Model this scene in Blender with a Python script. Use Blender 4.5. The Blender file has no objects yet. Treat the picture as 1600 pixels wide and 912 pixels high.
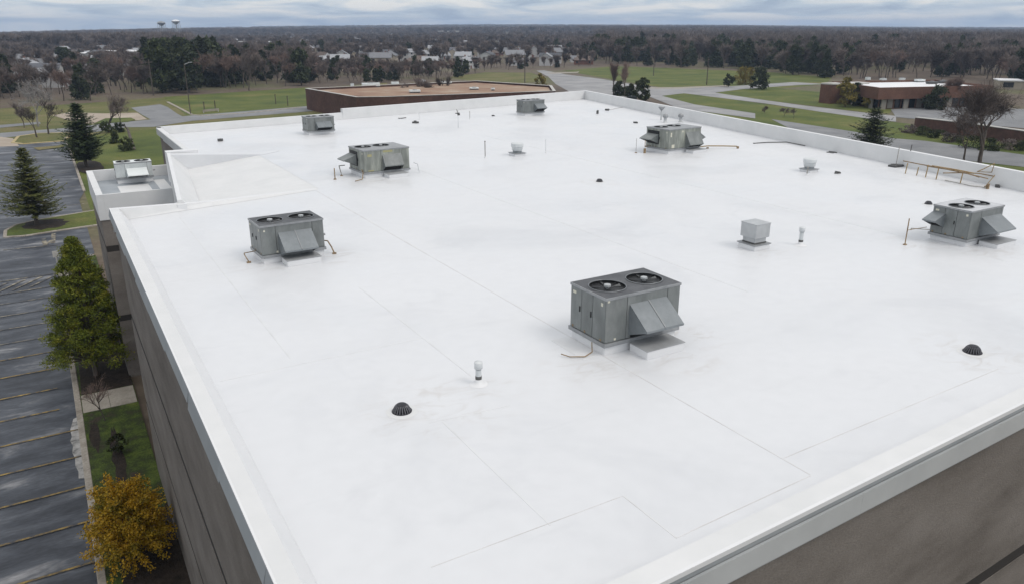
import bpy, math, random
import numpy as np
from mathutils import Vector, Matrix
R = math.radians
rng = random.Random(7)
scene = bpy.context.scene
COL = scene.collection

# ------------------------------------------------------------------ camera
H = 7.0            # camera height above the roof membrane (z = 0)
G = -11.0          # ground level below the roof
F, CX, CY, HY = 1198.0, 800.0, 456.0, 41.0
PITCH = math.atan((CY - HY) / F)
def ray_cam(px, py):
    x = (px - CX) / F; y = -(py - CY) / F
    c, s = math.cos(PITCH), math.sin(PITCH)
    return x, c + y * s, y * c - s
_r = ray_cam(45, HY)
YAW = math.atan2(_r[0], _r[1])
def ray(px, py):
    x, fw, up = ray_cam(px, py)
    s, c = math.sin(YAW), math.cos(YAW)
    return Vector((x * c - fw * s, x * s + fw * c, up))
def at(px, py, z=G):
    """ground (or level z) point that the survey of the photograph gives"""
    d = ray(px, py); t = (z - H) / d.z
    return Vector((d.x * t, d.y * t, z))
cam = bpy.data.cameras.new("camera")
cam.sensor_width = 36.0
cam.lens = 36.0 * F / 1600.0
cam.clip_start = 0.1; cam.clip_end = 30000
camo = bpy.data.objects.new("camera", cam); COL.objects.link(camo)
camo.location = (0, 0, H)
camo.rotation_euler = (R(90) - PITCH, 0, YAW)
scene.camera = camo

# ------------------------------------------------------------------ world, sun, exposure
SUN_EL, SUN_AZ = R(50), R(150)     # azimuth clockwise from +Y
w = bpy.data.worlds.new("World"); scene.world = w; w.use_nodes = True
nt = w.node_tree; nt.nodes.clear()
N = nt.nodes.new; LK = nt.links.new
sky = N('ShaderNodeTexSky'); sky.sky_type = 'NISHITA'; sky.sun_disc = False
sky.sun_elevation = SUN_EL; sky.sun_rotation = SUN_AZ
bg1 = N('ShaderNodeBackground'); bg1.inputs[1].default_value = 0.10
LK(sky.outputs[0], bg1.inputs[0])
tc = N('ShaderNodeTexCoord'); sep = N('ShaderNodeSeparateXYZ'); LK(tc.outputs['Generated'], sep.inputs[0])
def wmath(op, a, b=None):
    n = N('ShaderNodeMath'); n.operation = op
    for i, v in enumerate((a, b)):
        if v is None: continue
        if isinstance(v, (int, float)): n.inputs[i].default_value = v
        else: LK(v, n.inputs[i])
    return n.outputs[0]
zc = wmath('MAXIMUM', sep.outputs[2], 0.0)
den = wmath('ADD', zc, 0.11)
comb = N('ShaderNodeCombineXYZ')
LK(wmath('DIVIDE', sep.outputs[0], den), comb.inputs[0]); LK(wmath('DIVIDE', sep.outputs[1], den), comb.inputs[1])
cl = N('ShaderNodeTexNoise'); cl.inputs['Scale'].default_value = 1.15; cl.inputs['Detail'].default_value = 7
cl.inputs['Roughness'].default_value = 0.55; cl.inputs['Distortion'].default_value = 0.6
LK(comb.outputs[0], cl.inputs['Vector'])
ramp = N('ShaderNodeValToRGB'); LK(cl.outputs[0], ramp.inputs[0])
e = ramp.color_ramp.elements
e[0].position = 0.34; e[0].color = (0.42, 0.52, 0.67, 1)
e[1].position = 0.61; e[1].color = (1.02, 1.0, 0.97, 1)
m = e.new(0.455); m.color = (0.64, 0.735, 0.84, 1)
mxw = N('ShaderNodeMix'); mxw.data_type = 'RGBA'
zr = N('ShaderNodeMapRange'); zr.interpolation_type = 'SMOOTHSTEP'; zr.inputs[1].default_value = 0.05; zr.inputs[2].default_value = 0.75; zr.inputs[4].default_value = 0.8
LK(zc, zr.inputs[0]); LK(zr.outputs[0], mxw.inputs[0]); LK(ramp.outputs[0], mxw.inputs[6]); mxw.inputs[7].default_value = (0.93, 0.90, 0.86, 1)   # thick neutral overcast overhead
bg2 = N('ShaderNodeBackground'); LK(mxw.outputs[2], bg2.inputs[0])
LK(wmath('MULTIPLY', wmath('ADD', wmath('MULTIPLY', zc, 0.60), 1.0), 0.84), bg2.inputs[1])
mixs = N('ShaderNodeMixShader'); mixs.inputs[0].default_value = 0.86
LK(bg1.outputs[0], mixs.inputs[1]); LK(bg2.outputs[0], mixs.inputs[2])
wo = N('ShaderNodeOutputWorld'); LK(mixs.outputs[0], wo.inputs[0])
sl = bpy.data.lights.new("sun", 'SUN'); sl.energy = 1.0; sl.angle = R(25); sl.color = (1.0, 0.94, 0.87)
so = bpy.data.objects.new("sun", sl); COL.objects.link(so)
sd = Vector((math.sin(SUN_AZ) * math.cos(SUN_EL), math.cos(SUN_AZ) * math.cos(SUN_EL), math.sin(SUN_EL)))
so.rotation_euler = sd.to_track_quat('Z', 'Y').to_euler()
vs = scene.view_settings
vs.view_transform = 'Standard'; vs.look = 'None'; vs.gamma = 1; vs.use_curve_mapping = False
vs.exposure = 0.13

# ------------------------------------------------------------------ helpers
MATS = {}
def mat(name, stops, scale=1.0, rough=0.8, detail=4.0, stretch=(1, 1, 1), bump=0.0, bscale=None,
        metallic=0.0, spec=0.3, rand=0.0, world=False, rot=0.0, fine=0.0, fscale=30.0, distort=0.0):
    """procedural material: a noise ramp over `stops`, optional bump, per-object variation, fine speckle"""
    mt = bpy.data.materials.new(name); mt.use_nodes = True
    t = mt.node_tree; b = t.nodes['Principled BSDF']; n = t.nodes.new; l = t.links.new
    if isinstance(stops[0], (int, float)): stops = [(0.3, tuple(stops)), (0.7, tuple(x * 0.9 for x in stops))]
    c = n('ShaderNodeTexCoord'); mp = n('ShaderNodeMapping')
    if world:
        g = n('ShaderNodeNewGeometry'); l(g.outputs['Position'], mp.inputs[0])
    else: l(c.outputs['Object'], mp.inputs[0])
    mp.inputs['Scale'].default_value = stretch; mp.inputs['Rotation'].default_value = (0, 0, rot)
    vec = mp.outputs[0]
    oi = n('ShaderNodeObjectInfo')
    if not world:
        ad = n('ShaderNodeVectorMath'); ad.operation = 'ADD'
        mu = n('ShaderNodeMath'); mu.operation = 'MULTIPLY'; mu.inputs[1].default_value = 37.0
        l(oi.outputs['Random'], mu.inputs[0]); l(vec, ad.inputs[0]); l(mu.outputs[0], ad.inputs[1]); vec = ad.outputs[0]
    nz = n('ShaderNodeTexNoise'); nz.inputs['Scale'].default_value = scale; nz.inputs['Detail'].default_value = detail
    nz.inputs['Roughness'].default_value = 0.6; nz.inputs['Distortion'].default_value = distort
    l(vec, nz.inputs['Vector'])
    rp = n('ShaderNodeValToRGB'); el = rp.color_ramp.elements
    el[0].position, el[0].color = stops[0][0], (*stops[0][1], 1)
    el[1].position, el[1].color = stops[-1][0], (*stops[-1][1], 1)
    for p, cc in stops[1:-1]:
        q = el.new(p); q.color = (*cc, 1)
    l(nz.outputs[0], rp.inputs[0]); out = rp.outputs[0]
    if fine:
        n2 = n('ShaderNodeTexNoise'); n2.inputs['Scale'].default_value = fscale; n2.inputs['Detail'].default_value = 3
        l(vec, n2.inputs['Vector'])
        mr = n('ShaderNodeMapRange'); mr.inputs[1].default_value = 0.3; mr.inputs[2].default_value = 0.7
        mr.inputs[3].default_value = 1 - fine; mr.inputs[4].default_value = 1 + fine
        l(n2.outputs[0], mr.inputs[0])
        mx = n('ShaderNodeVectorMath'); mx.operation = 'SCALE'; l(out, mx.inputs[0]); l(mr.outputs[0], mx.inputs['Scale']); out = mx.outputs[0]
    if rand:
        mr = n('ShaderNodeMapRange'); mr.inputs[3].default_value = 1 - rand; mr.inputs[4].default_value = 1 + rand
        l(oi.outputs['Random'], mr.inputs[0])
        mx = n('ShaderNodeVectorMath'); mx.operation = 'SCALE'; l(out, mx.inputs[0]); l(mr.outputs[0], mx.inputs['Scale']); out = mx.outputs[0]
    l(out, b.inputs['Base Color'])
    b.inputs['Roughness'].default_value = rough; b.inputs['Metallic'].default_value = metallic
    b.inputs['Specular IOR Level'].default_value = spec
    if bump:
        n3 = n('ShaderNodeTexNoise'); n3.inputs['Scale'].default_value = bscale or scale * 4; n3.inputs['Detail'].default_value = 4
        l(vec, n3.inputs['Vector'])
        bp = n('ShaderNodeBump'); bp.inputs['Strength'].default_value = bump; bp.inputs['Distance'].default_value = 0.05
        l(n3.outputs[0], bp.inputs['Height']); l(bp.outputs[0], b.inputs['Normal'])
    MATS[name] = mt
    return mt

def stained_membrane():
    """white membrane with wandering streaks, ponding marks and rusty-brown dirt spots where water stands"""
    mt = MATS['membrane']; t = mt.node_tree; b = t.nodes['Principled BSDF']; n = t.nodes.new; l = t.links.new
    g = n('ShaderNodeNewGeometry')
    def math_(op, a_, b_=None):
        m_ = n('ShaderNodeMath'); m_.operation = op; m_.use_clamp = False
        for i, v in enumerate((a_, b_)):
            if v is None: continue
            if isinstance(v, (int, float)): m_.inputs[i].default_value = v
            else: l(v, m_.inputs[i])
        return m_.outputs[0]
    def noise(scale, detail, stretch=(1, 1, 1), rz=0.0, dist=0.0):
        mp = n('ShaderNodeMapping'); mp.inputs['Scale'].default_value = stretch; mp.inputs['Rotation'].default_value = (0, 0, rz); l(g.outputs['Position'], mp.inputs[0])
        z = n('ShaderNodeTexNoise'); z.inputs['Scale'].default_value = scale; z.inputs['Detail'].default_value = detail; z.inputs['Roughness'].default_value = 0.65; z.inputs['Distortion'].default_value = dist
        l(mp.outputs[0], z.inputs['Vector']); return z.outputs[0]
    def rng_(v, a_, b_, c_, d_):
        m_ = n('ShaderNodeMapRange'); m_.interpolation_type = 'SMOOTHSTEP'
        for i, q in enumerate((a_, b_, c_, d_)): m_.inputs[i + 1].default_value = q
        l(v, m_.inputs[0]); return m_.outputs[0]
    base = b.inputs['Base Color'].links[0].from_socket
    streak = rng_(noise(1.1, 6, (0.22, 1.6, 1), 0.35, 0.5), 0.58, 0.74, 0, 0.16)
    blot = rng_(noise(0.33, 8, (1, 1, 1), 0, 1.5), 0.56, 0.70, 0, 0.13)
    spots = None
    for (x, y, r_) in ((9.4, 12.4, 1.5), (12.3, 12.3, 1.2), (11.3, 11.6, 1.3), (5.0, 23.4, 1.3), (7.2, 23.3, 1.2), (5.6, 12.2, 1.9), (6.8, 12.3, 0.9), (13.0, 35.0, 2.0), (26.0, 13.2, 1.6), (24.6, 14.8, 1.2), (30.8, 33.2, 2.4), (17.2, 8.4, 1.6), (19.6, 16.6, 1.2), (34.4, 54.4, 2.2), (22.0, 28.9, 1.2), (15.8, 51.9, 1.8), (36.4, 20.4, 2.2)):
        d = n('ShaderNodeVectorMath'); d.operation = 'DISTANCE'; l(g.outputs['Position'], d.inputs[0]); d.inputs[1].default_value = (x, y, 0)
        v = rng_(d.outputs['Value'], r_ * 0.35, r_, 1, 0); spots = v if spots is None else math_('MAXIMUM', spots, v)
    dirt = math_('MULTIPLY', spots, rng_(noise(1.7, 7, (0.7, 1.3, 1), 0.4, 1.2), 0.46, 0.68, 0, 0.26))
    def mixc(f, c1, col):
        m_ = n('ShaderNodeMix'); m_.data_type = 'RGBA'; l(f, m_.inputs[0]); l(c1, m_.inputs[6]); m_.inputs[7].default_value = (*col, 1); return m_.outputs[2]
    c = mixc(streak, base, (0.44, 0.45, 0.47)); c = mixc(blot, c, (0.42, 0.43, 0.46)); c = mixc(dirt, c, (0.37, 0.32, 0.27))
    l(c, b.inputs['Base Color'])
    l(rng_(noise(0.25, 6, (1, 1, 1), 0, 0.8), 0.35, 0.65, 0.30, 0.52), b.inputs['Roughness'])

class MB:
    def __init__(s): s.v = []; s.f = []
    def poly(s, pts):
        i = len(s.v); s.v += [tuple(p) for p in pts]; s.f.append(tuple(range(i, i + len(pts)))); return s
    def box(s, x0, y0, z0, x1, y1, z1):
        i = len(s.v)
        s.v += [(x0, y0, z0), (x1, y0, z0), (x1, y1, z0), (x0, y1, z0), (x0, y0, z1), (x1, y0, z1), (x1, y1, z1), (x0, y1, z1)]
        s.f += [tuple(i + k for k in q) for q in ((0, 3, 2, 1), (4, 5, 6, 7), (0, 1, 5, 4), (1, 2, 6, 5), (2, 3, 7, 6), (3, 0, 4, 7))]
        return s
    def hexa(s, p):        # eight corners, same order as box
        i = len(s.v); s.v += [tuple(q) for q in p]
        s.f += [tuple(i + k for k in q) for q in ((0, 3, 2, 1), (4, 5, 6, 7), (0, 1, 5, 4), (1, 2, 6, 5), (2, 3, 7, 6), (3, 0, 4, 7))]
        return s
    def prism(s, pts, z0, z1):     # pts counter-clockwise
        n = len(pts); i = len(s.v)
        s.v += [(p[0], p[1], z0) for p in pts] + [(p[0], p[1], z1) for p in pts]
        s.f.append(tuple(i + k for k in reversed(range(n)))); s.f.append(tuple(i + n + k for k in range(n)))
        for k in range(n):
            j = (k + 1) % n; s.f.append((i + k, i + j, i + n + j, i + n + k))
        return s
    def tube(s, a, b, r0, r1=None, n=6, cap=True):
        a = Vector(a); b = Vector(b); r1 = r0 if r1 is None else r1
        d = (b - a)
        if d.length < 1e-6: return s
        d.normalize(); u = d.orthogonal().normalized(); v = d.cross(u); i = len(s.v)
        for c, r in ((a, r0), (b, r1)):
            for k in range(n):
                t = 2 * math.pi * k / n; s.v.append(tuple(c + u * (r * math.cos(t)) + v * (r * math.sin(t))))
        for k in range(n):
            j = (k + 1) % n; s.f.append((i + k, i + j, i + n + j, i + n + k))
        if cap:
            s.f.append(tuple(i + k for k in reversed(range(n)))); s.f.append(tuple(i + n + k for k in range(n)))
        return s
    def path(s, pts, r, n=6):
        for a, b in zip(pts, pts[1:]): s.tube(a, b, r, r, n)
        return s
    def lathe(s, prof, n=16, c=(0, 0, 0), close=False):
        i = len(s.v)
        for r, z in prof:
            for k in range(n):
                t = 2 * math.pi * k / n; s.v.append((c[0] + r * math.cos(t), c[1] + r * math.sin(t), c[2] + z))
        m = len(prof)
        for q in range(m if close else m - 1):
            q2 = (q + 1) % m
            for k in range(n):
                j = (k + 1) % n; s.f.append((i + q * n + k, i + q * n + j, i + q2 * n + j, i + q2 * n + k))
        return s
    def torus(s, c, rad, r, n=28, m=6):
        return s.lathe([(rad + r * math.cos(2 * math.pi * k / m), r * math.sin(2 * math.pi * k / m)) for k in range(m)], n, c, True)
    def mesh(s, name, m, smooth=False):
        me = bpy.data.meshes.new(name); me.from_pydata(s.v, [], s.f)
        if m: me.materials.append(m)
        if smooth:
            me.polygons.foreach_set('use_smooth', [True] * len(me.polygons))
        me.update(); return me
    def build(s, name, m, parent=None, smooth=False):
        return link(name, s.mesh(name, m, smooth), parent)
def link(name, me, parent=None):
    o = bpy.data.objects.new(name, me); COL.objects.link(o)
    if parent: o.parent = parent
    return o
def tag(o, label=None, cat=None, group=None, kind=None):
    if label: o['label'] = label
    if cat: o['category'] = cat
    if group: o['group'] = group
    if kind: o['kind'] = kind
    return o
def empty(name, loc, rz=0.0, sc=1.0):
    o = bpy.data.objects.new(name, None); COL.objects.link(o)
    o.location = loc; o.rotation_euler = (0, 0, rz); o.scale = (sc, sc, sc); o.empty_display_size = 0.3
    return o
def copy_tree(o, parent=None):
    c = o.copy(); COL.objects.link(c)
    if parent: c.parent = parent
    for ch in list(o.children): copy_tree(ch, c)
    return c
def beveled(o, wd=0.01, seg=2):
    b = o.modifiers.new('bevel', 'BEVEL'); b.width = wd; b.segments = seg; b.limit_method = 'ANGLE'; return o

# ------------------------------------------------------------------ materials
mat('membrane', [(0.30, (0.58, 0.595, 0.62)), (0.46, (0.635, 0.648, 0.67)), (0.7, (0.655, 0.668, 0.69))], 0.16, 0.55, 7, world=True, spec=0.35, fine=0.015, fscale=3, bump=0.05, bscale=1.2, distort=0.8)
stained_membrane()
mat('membrane_flashing', [(0.3, (0.60, 0.61, 0.615)), (0.7, (0.67, 0.675, 0.68))], 0.9, 0.5, 5, world=True, bump=0.08, bscale=3)
mat('membrane_lap', [(0.3, (0.575, 0.585, 0.60)), (0.55, (0.645, 0.655, 0.67))], 1.5, 0.6, 4, world=True)
mat('membrane_edge', [(0.3, (0.66, 0.668, 0.68)), (0.7, (0.71, 0.715, 0.725))], 0.7, 0.4, 5, world=True, bump=0.06, bscale=3)
mat('seam', [(0.32, (0.46, 0.45, 0.445)), (0.60, (0.65, 0.65, 0.655))], 0.8, 0.7, 5, world=True)
mat('dirt_stain', [(0.3, (0.50, 0.48, 0.46)), (0.7, (0.70, 0.69, 0.68))], 2.0, 0.8, 5, world=True)
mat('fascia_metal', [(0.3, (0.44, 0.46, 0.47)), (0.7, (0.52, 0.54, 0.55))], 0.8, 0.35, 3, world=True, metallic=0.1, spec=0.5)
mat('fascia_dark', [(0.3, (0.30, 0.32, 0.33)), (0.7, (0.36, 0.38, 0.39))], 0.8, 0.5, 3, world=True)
mat('precast', [(0.30, (0.115, 0.102, 0.090)), (0.5, (0.165, 0.148, 0.133)), (0.72, (0.205, 0.187, 0.170))], 0.45, 0.85, 8, stretch=(1, 1, 2.2), world=True, fine=0.14, fscale=22, bump=0.25, bscale=18)
mat('joint', (0.035, 0.032, 0.030), 3, 0.9)
mat('fascia_metal_shaded', [(0.3, (0.27, 0.295, 0.31)), (0.7, (0.34, 0.365, 0.38))], 0.8, 0.4, 3, world=True, spec=0.5)  # fascia metal for the left side, its shade put into the colour
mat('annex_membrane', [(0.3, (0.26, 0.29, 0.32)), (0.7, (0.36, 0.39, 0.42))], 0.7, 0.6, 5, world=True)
mat('rtu_body', [(0.25, (0.115, 0.127, 0.126)), (0.5, (0.170, 0.184, 0.183)), (0.75, (0.225, 0.237, 0.233))], 2.2, 0.45, 6, stretch=(1, 1, 0.45), fine=0.06, fscale=14, spec=0.4, rand=0.08)
mat('rtu_body_worn', [(0.25, (0.14, 0.15, 0.135)), (0.5, (0.22, 0.235, 0.215)), (0.66, (0.32, 0.34, 0.30)), (0.78, (0.34, 0.33, 0.22))], 2.6, 0.5, 7, stretch=(1.6, 1.6, 0.35), fine=0.08, fscale=14, spec=0.4)
mat('rtu_body_light', [(0.3, (0.42, 0.45, 0.46)), (0.7, (0.55, 0.58, 0.58))], 2, 0.45, 5, fine=0.04, fscale=10)
mat('rtu_top_dark', [(0.3, (0.055, 0.058, 0.064)), (0.7, (0.10, 0.103, 0.11))], 3, 0.5, 6, fine=0.1, fscale=25)
mat('rtu_top_grey', [(0.3, (0.20, 0.21, 0.22)), (0.7, (0.31, 0.32, 0.33))], 3, 0.45, 6, fine=0.06, fscale=20)
mat('duct_metal', [(0.3, (0.30, 0.31, 0.32)), (0.7, (0.38, 0.39, 0.40))], 3, 0.45, 6)
mat('rtu_top_pale', [(0.3, (0.42, 0.43, 0.45)), (0.7, (0.55, 0.56, 0.58))], 3, 0.45, 6)
mat('hood_metal', [(0.3, (0.175, 0.195, 0.207)), (0.7, (0.23, 0.25, 0.264))], 2.5, 0.42, 5, metallic=0.25, spec=0.5, fine=0.04, fscale=12)
mat('hood_white', [(0.3, (0.62, 0.66, 0.66)), (0.7, (0.70, 0.73, 0.73))], 2.5, 0.4, 5)
mat('rail_metal', [(0.3, (0.24, 0.25, 0.26)), (0.7, (0.34, 0.35, 0.36))], 4, 0.45, 5, metallic=0.3)
mat('black_metal', (0.014, 0.015, 0.017), 3, 0.5)
mat('blade_metal', (0.10, 0.105, 0.11), 5, 0.4, spec=0.5)
mat('ring_metal', (0.20, 0.21, 0.22), 5, 0.35, metallic=0.5)
mat('motor_metal', (0.42, 0.44, 0.45), 5, 0.45)
mat('sticker', (0.62, 0.60, 0.50), 8, 0.6)
mat('sticker_yellow', (0.36, 0.34, 0.19), 8, 0.6)
mat('rust_pipe', [(0.3, (0.13, 0.085, 0.05)), (0.6, (0.30, 0.22, 0.13))], 9, 0.8, 5)
mat('yellow_pipe', [(0.3, (0.24, 0.16, 0.07)), (0.7, (0.38, 0.28, 0.14))], 9, 0.7, 5)
mat('grey_pipe', [(0.3, (0.22, 0.21, 0.20)), (0.7, (0.38, 0.37, 0.35))], 6, 0.6, 4)
mat('pvc_white', [(0.3, (0.52, 0.55, 0.56)), (0.7, (0.62, 0.64, 0.65))], 3, 0.4, 4)
mat('vent_metal', [(0.3, (0.38, 0.395, 0.405)), (0.7, (0.48, 0.495, 0.505))], 2.5, 0.35, 4, metallic=0.25)
mat('clamp_dark', (0.09, 0.09, 0.09), 6, 0.5)
mat('drain_iron', [(0.3, (0.012, 0.012, 0.016)), (0.7, (0.035, 0.035, 0.042))], 14, 0.5, 4)
mat('drain_bar', (0.11, 0.11, 0.125), 14, 0.4, spec=0.6)
# ground
mat('forest_floor', [(0.30, (0.075, 0.058, 0.046)), (0.48, (0.125, 0.098, 0.074)), (0.60, (0.115, 0.108, 0.058)), (0.75, (0.085, 0.105, 0.040))], 0.02, 0.95, 8, world=True, fine=0.25, fscale=0.9)
mat('lawn', [(0.25, (0.040, 0.060, 0.012)), (0.42, (0.070, 0.094, 0.018)), (0.56, (0.098, 0.116, 0.024)), (0.72, (0.150, 0.138, 0.046))], 0.11, 0.95, 9, world=True, fine=0.28, fscale=5, bump=0.4, bscale=9)
mat('lawn_dry', [(0.28, (0.070, 0.086, 0.022)), (0.5, (0.115, 0.116, 0.036)), (0.72, (0.175, 0.140, 0.068))], 0.13, 0.95, 9, world=True, fine=0.25, fscale=3)
mat('bed_grass', [(0.33, (0.045, 0.034, 0.024)), (0.45, (0.032, 0.045, 0.012)), (0.58, (0.060, 0.088, 0.014)), (0.75, (0.105, 0.125, 0.026))], 1.1, 0.95, 9, world=True, fine=0.35, fscale=14, bump=0.7, bscale=22)
mat('mulch', [(0.3, (0.012, 0.009, 0.007)), (0.7, (0.040, 0.029, 0.021))], 5, 0.95, 8, world=True, bump=0.8, bscale=14)
mat('asphalt', [(0.28, (0.018, 0.021, 0.028)), (0.44, (0.042, 0.048, 0.061)), (0.55, (0.070, 0.078, 0.094)), (0.63, (0.15, 0.155, 0.168)), (0.76, (0.30, 0.30, 0.31))], 0.75, 0.55, 13, stretch=(0.40, 1.0, 1), rot=-0.16, world=True, fine=0.22, fscale=9, distort=0.45)
mat('asphalt_road', [(0.3, (0.16, 0.165, 0.175)), (0.7, (0.24, 0.245, 0.25))], 0.2, 0.9, 7, world=True, fine=0.06, fscale=3)
mat('asphalt_pale', [(0.3, (0.21, 0.21, 0.215)), (0.7, (0.33, 0.33, 0.335))], 0.15, 0.9, 7, world=True)
mat('concrete', [(0.3, (0.25, 0.225, 0.19)), (0.7, (0.36, 0.33, 0.285))], 1.2, 0.9, 8, world=True, fine=0.12, fscale=12)
mat('kerb', [(0.3, (0.22, 0.195, 0.165)), (0.55, (0.32, 0.29, 0.25)), (0.75, (0.40, 0.37, 0.33))], 1.4, 0.9, 8, world=True, fine=0.15, fscale=9)
mat('kerb_yellow', [(0.3, (0.36, 0.27, 0.10)), (0.7, (0.42, 0.36, 0.24))], 1.0, 0.9, 6, world=True)
mat('tan_paving', [(0.3, (0.30, 0.25, 0.20)), (0.7, (0.40, 0.345, 0.285))], 0.2, 0.9, 7, world=True)
mat('salt_concrete', [(0.34, (0.14, 0.14, 0.14)), (0.46, (0.30, 0.295, 0.285)), (0.7, (0.44, 0.43, 0.42))], 2.5, 0.9, 8, world=True, fine=0.12, fscale=9)
mat('paint_yellow', [(0.38, (0.06, 0.06, 0.066)), (0.52, (0.20, 0.145, 0.06)), (0.7, (0.40, 0.28, 0.08))], 2.4, 0.8, 8, world=True, fine=0.2, fscale=20)
mat('paint_pale', [(0.42, (0.065, 0.068, 0.076)), (0.56, (0.20, 0.18, 0.14)), (0.72, (0.46, 0.42, 0.33))], 1.7, 0.8, 8, world=True)
# vegetation
mat('bark', [(0.3, (0.055, 0.045, 0.038)), (0.7, (0.125, 0.105, 0.090))], 3, 0.95, 5, stretch=(1, 1, 0.3))
mat('bark_white', [(0.3, (0.13, 0.12, 0.115)), (0.7, (0.34, 0.33, 0.32))], 1.2, 0.9, 5)
mat('twigs', [(0.3, (0.085, 0.069, 0.062)), (0.55, (0.138, 0.113, 0.102)), (0.75, (0.205, 0.174, 0.160))], 0.25, 0.95, 4, rand=0.42)
mat('twigs_red', [(0.3, (0.13, 0.092, 0.078)), (0.7, (0.23, 0.165, 0.14))], 0.25, 0.95, 4, rand=0.25)
mat('needles_dark', [(0.3, (0.018, 0.027, 0.013)), (0.55, (0.044, 0.055, 0.026)), (0.75, (0.085, 0.090, 0.044))], 0.6, 0.9, 6, rand=0.38)
mat('needles_blue', [(0.3, (0.020, 0.036, 0.016)), (0.55, (0.050, 0.072, 0.028)), (0.75, (0.085, 0.100, 0.040))], 1.6, 0.85, 5)
mat('needles_olive', [(0.28, (0.050, 0.062, 0.016)), (0.5, (0.105, 0.118, 0.032)), (0.75, (0.175, 0.155, 0.050))], 1.6, 0.85, 5)
mat('needles_green', [(0.30, (0.048, 0.068, 0.008)), (0.5, (0.112, 0.136, 0.012)), (0.72, (0.225, 0.205, 0.022))], 1.7, 0.8, 5)
mat('leaf_gold', [(0.28, (0.15, 0.14, 0.014)), (0.46, (0.34, 0.215, 0.014)), (0.6, (0.44, 0.25, 0.014)), (0.78, (0.56, 0.34, 0.022))], 2.2, 0.7, 4)
mat('leaf_yellow', [(0.3, (0.11, 0.10, 0.025)), (0.7, (0.22, 0.17, 0.045))], 0.5, 0.9, 4, rand=0.25)
mat('shrub_green', [(0.3, (0.022, 0.034, 0.012)), (0.7, (0.060, 0.070, 0.025))], 0.8, 0.9, 4, rand=0.25)
# buildings
mat('brick', [(0.3, (0.092, 0.047, 0.034)), (0.7, (0.150, 0.080, 0.057))], 0.25, 0.9, 6, world=True, fine=0.12, fscale=2.5)
mat('brick_dark', [(0.3, (0.062, 0.034, 0.028)), (0.7, (0.105, 0.057, 0.045))], 0.25, 0.9, 6, world=True, fine=0.15, fscale=2.0)
mat('gravel_roof', [(0.28, (0.17, 0.10, 0.075)), (0.42, (0.26, 0.165, 0.115)), (0.55, (0.30, 0.215, 0.155)), (0.72, (0.38, 0.31, 0.25))], 0.13, 0.95, 8, world=True, fine=0.1, fscale=1.2)
mat('white_roof', [(0.3, (0.66, 0.67, 0.69)), (0.7, (0.80, 0.80, 0.81))], 0.1, 0.6, 5, world=True)
mat('coping', [(0.3, (0.40, 0.39, 0.37)), (0.7, (0.52, 0.51, 0.49))], 0.4, 0.7, 4, world=True)
mat('glass', (0.02, 0.025, 0.03), 1, 0.15, spec=0.6)
mat('column_white', (0.26, 0.24, 0.21), 1, 0.8)
for nm, c in (('siding_white', (0.48, 0.48, 0.48)), ('siding_grey', (0.33, 0.34, 0.36)), ('siding_tan', (0.42, 0.37, 0.30)), ('siding_brick', (0.20, 0.10, 0.075))):
    mat(nm, [(0.3, c), (0.7, tuple(x * 0.85 for x in c))], 0.6, 0.8, 3, rand=0.15)
for nm, c in (('shingle_grey', (0.20, 0.205, 0.22)), ('shingle_pale', (0.33, 0.34, 0.36)), ('shingle_brown', (0.135, 0.105, 0.09)), ('shingle_slate', (0.12, 0.125, 0.14))):
    mat(nm, [(0.3, c), (0.7, tuple(x * 0.8 for x in c))], 0.9, 0.85, 4, rand=0.2)
M = MATS

# ------------------------------------------------------------------ terrain and ground sheets
HOR = [(-700, 52), (0, 48.0), (250, 43.0), (450, 40.2), (700, 38.3), (900, 37.6), (1200, 39.5), (1600, 42.0), (2300, 46)]
CH = math.cos(YAW); SH = math.sin(YAW)
def azpx(x, y):
    rx = x * CH + y * SH; fw = -x * SH + y * CH
    if fw < 1e-3: return 0 if rx < 0 else 1600
    return max(-700, min(2300, CX + (rx / fw) * F / math.cos(PITCH)))
def smooth(t): t = max(0.0, min(1.0, t)); return t * t * (3 - 2 * t)
def tz(x, y):
    d = math.hypot(x, y)
    if d < 420: return G
    px = azpx(x, y)
    hy = np.interp(px, [a for a, b in HOR], [b for a, b in HOR])
    tgt = H + (HY - hy) / F * 4200 - 17.0            # top of a 15 m canopy meets the sky line there
    t = smooth((d - 420) / 3800)
    und = 2.5 * math.sin(x / 310 + 1.3) * math.sin(y / 270 + 0.4) * smooth((d - 600) / 600)
    return G + (tgt - G) * t + und
gm = MB(); NA = 144
rad = [60, 200, 400, 480, 560, 650, 760, 900, 1050, 1250, 1500, 1800, 2200, 2700, 3300, 4000, 4600, 5500, 7000]
gm.v.append((0, 0, G))
for r in rad:
    for k in range(NA):
        a = 2 * math.pi * k / NA; x, y = r * math.sin(a), r * math.cos(a); gm.v.append((x, y, tz(x, y) if r < 5000 else tz(x * 4600 / r, y * 4600 / r) - 12))
for k in range(NA): gm.f.append((0, 1 + (k + 1) % NA, 1 + k))
for q in range(len(rad) - 1):
    for k in range(NA):
        j = (k + 1) % NA; gm.f.append((1 + q * NA + k, 1 + q * NA + j, 1 + (q + 1) * NA + j, 1 + (q + 1) * NA + k))
tag(gm.build('ground', M['forest_floor']), kind='structure')

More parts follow.
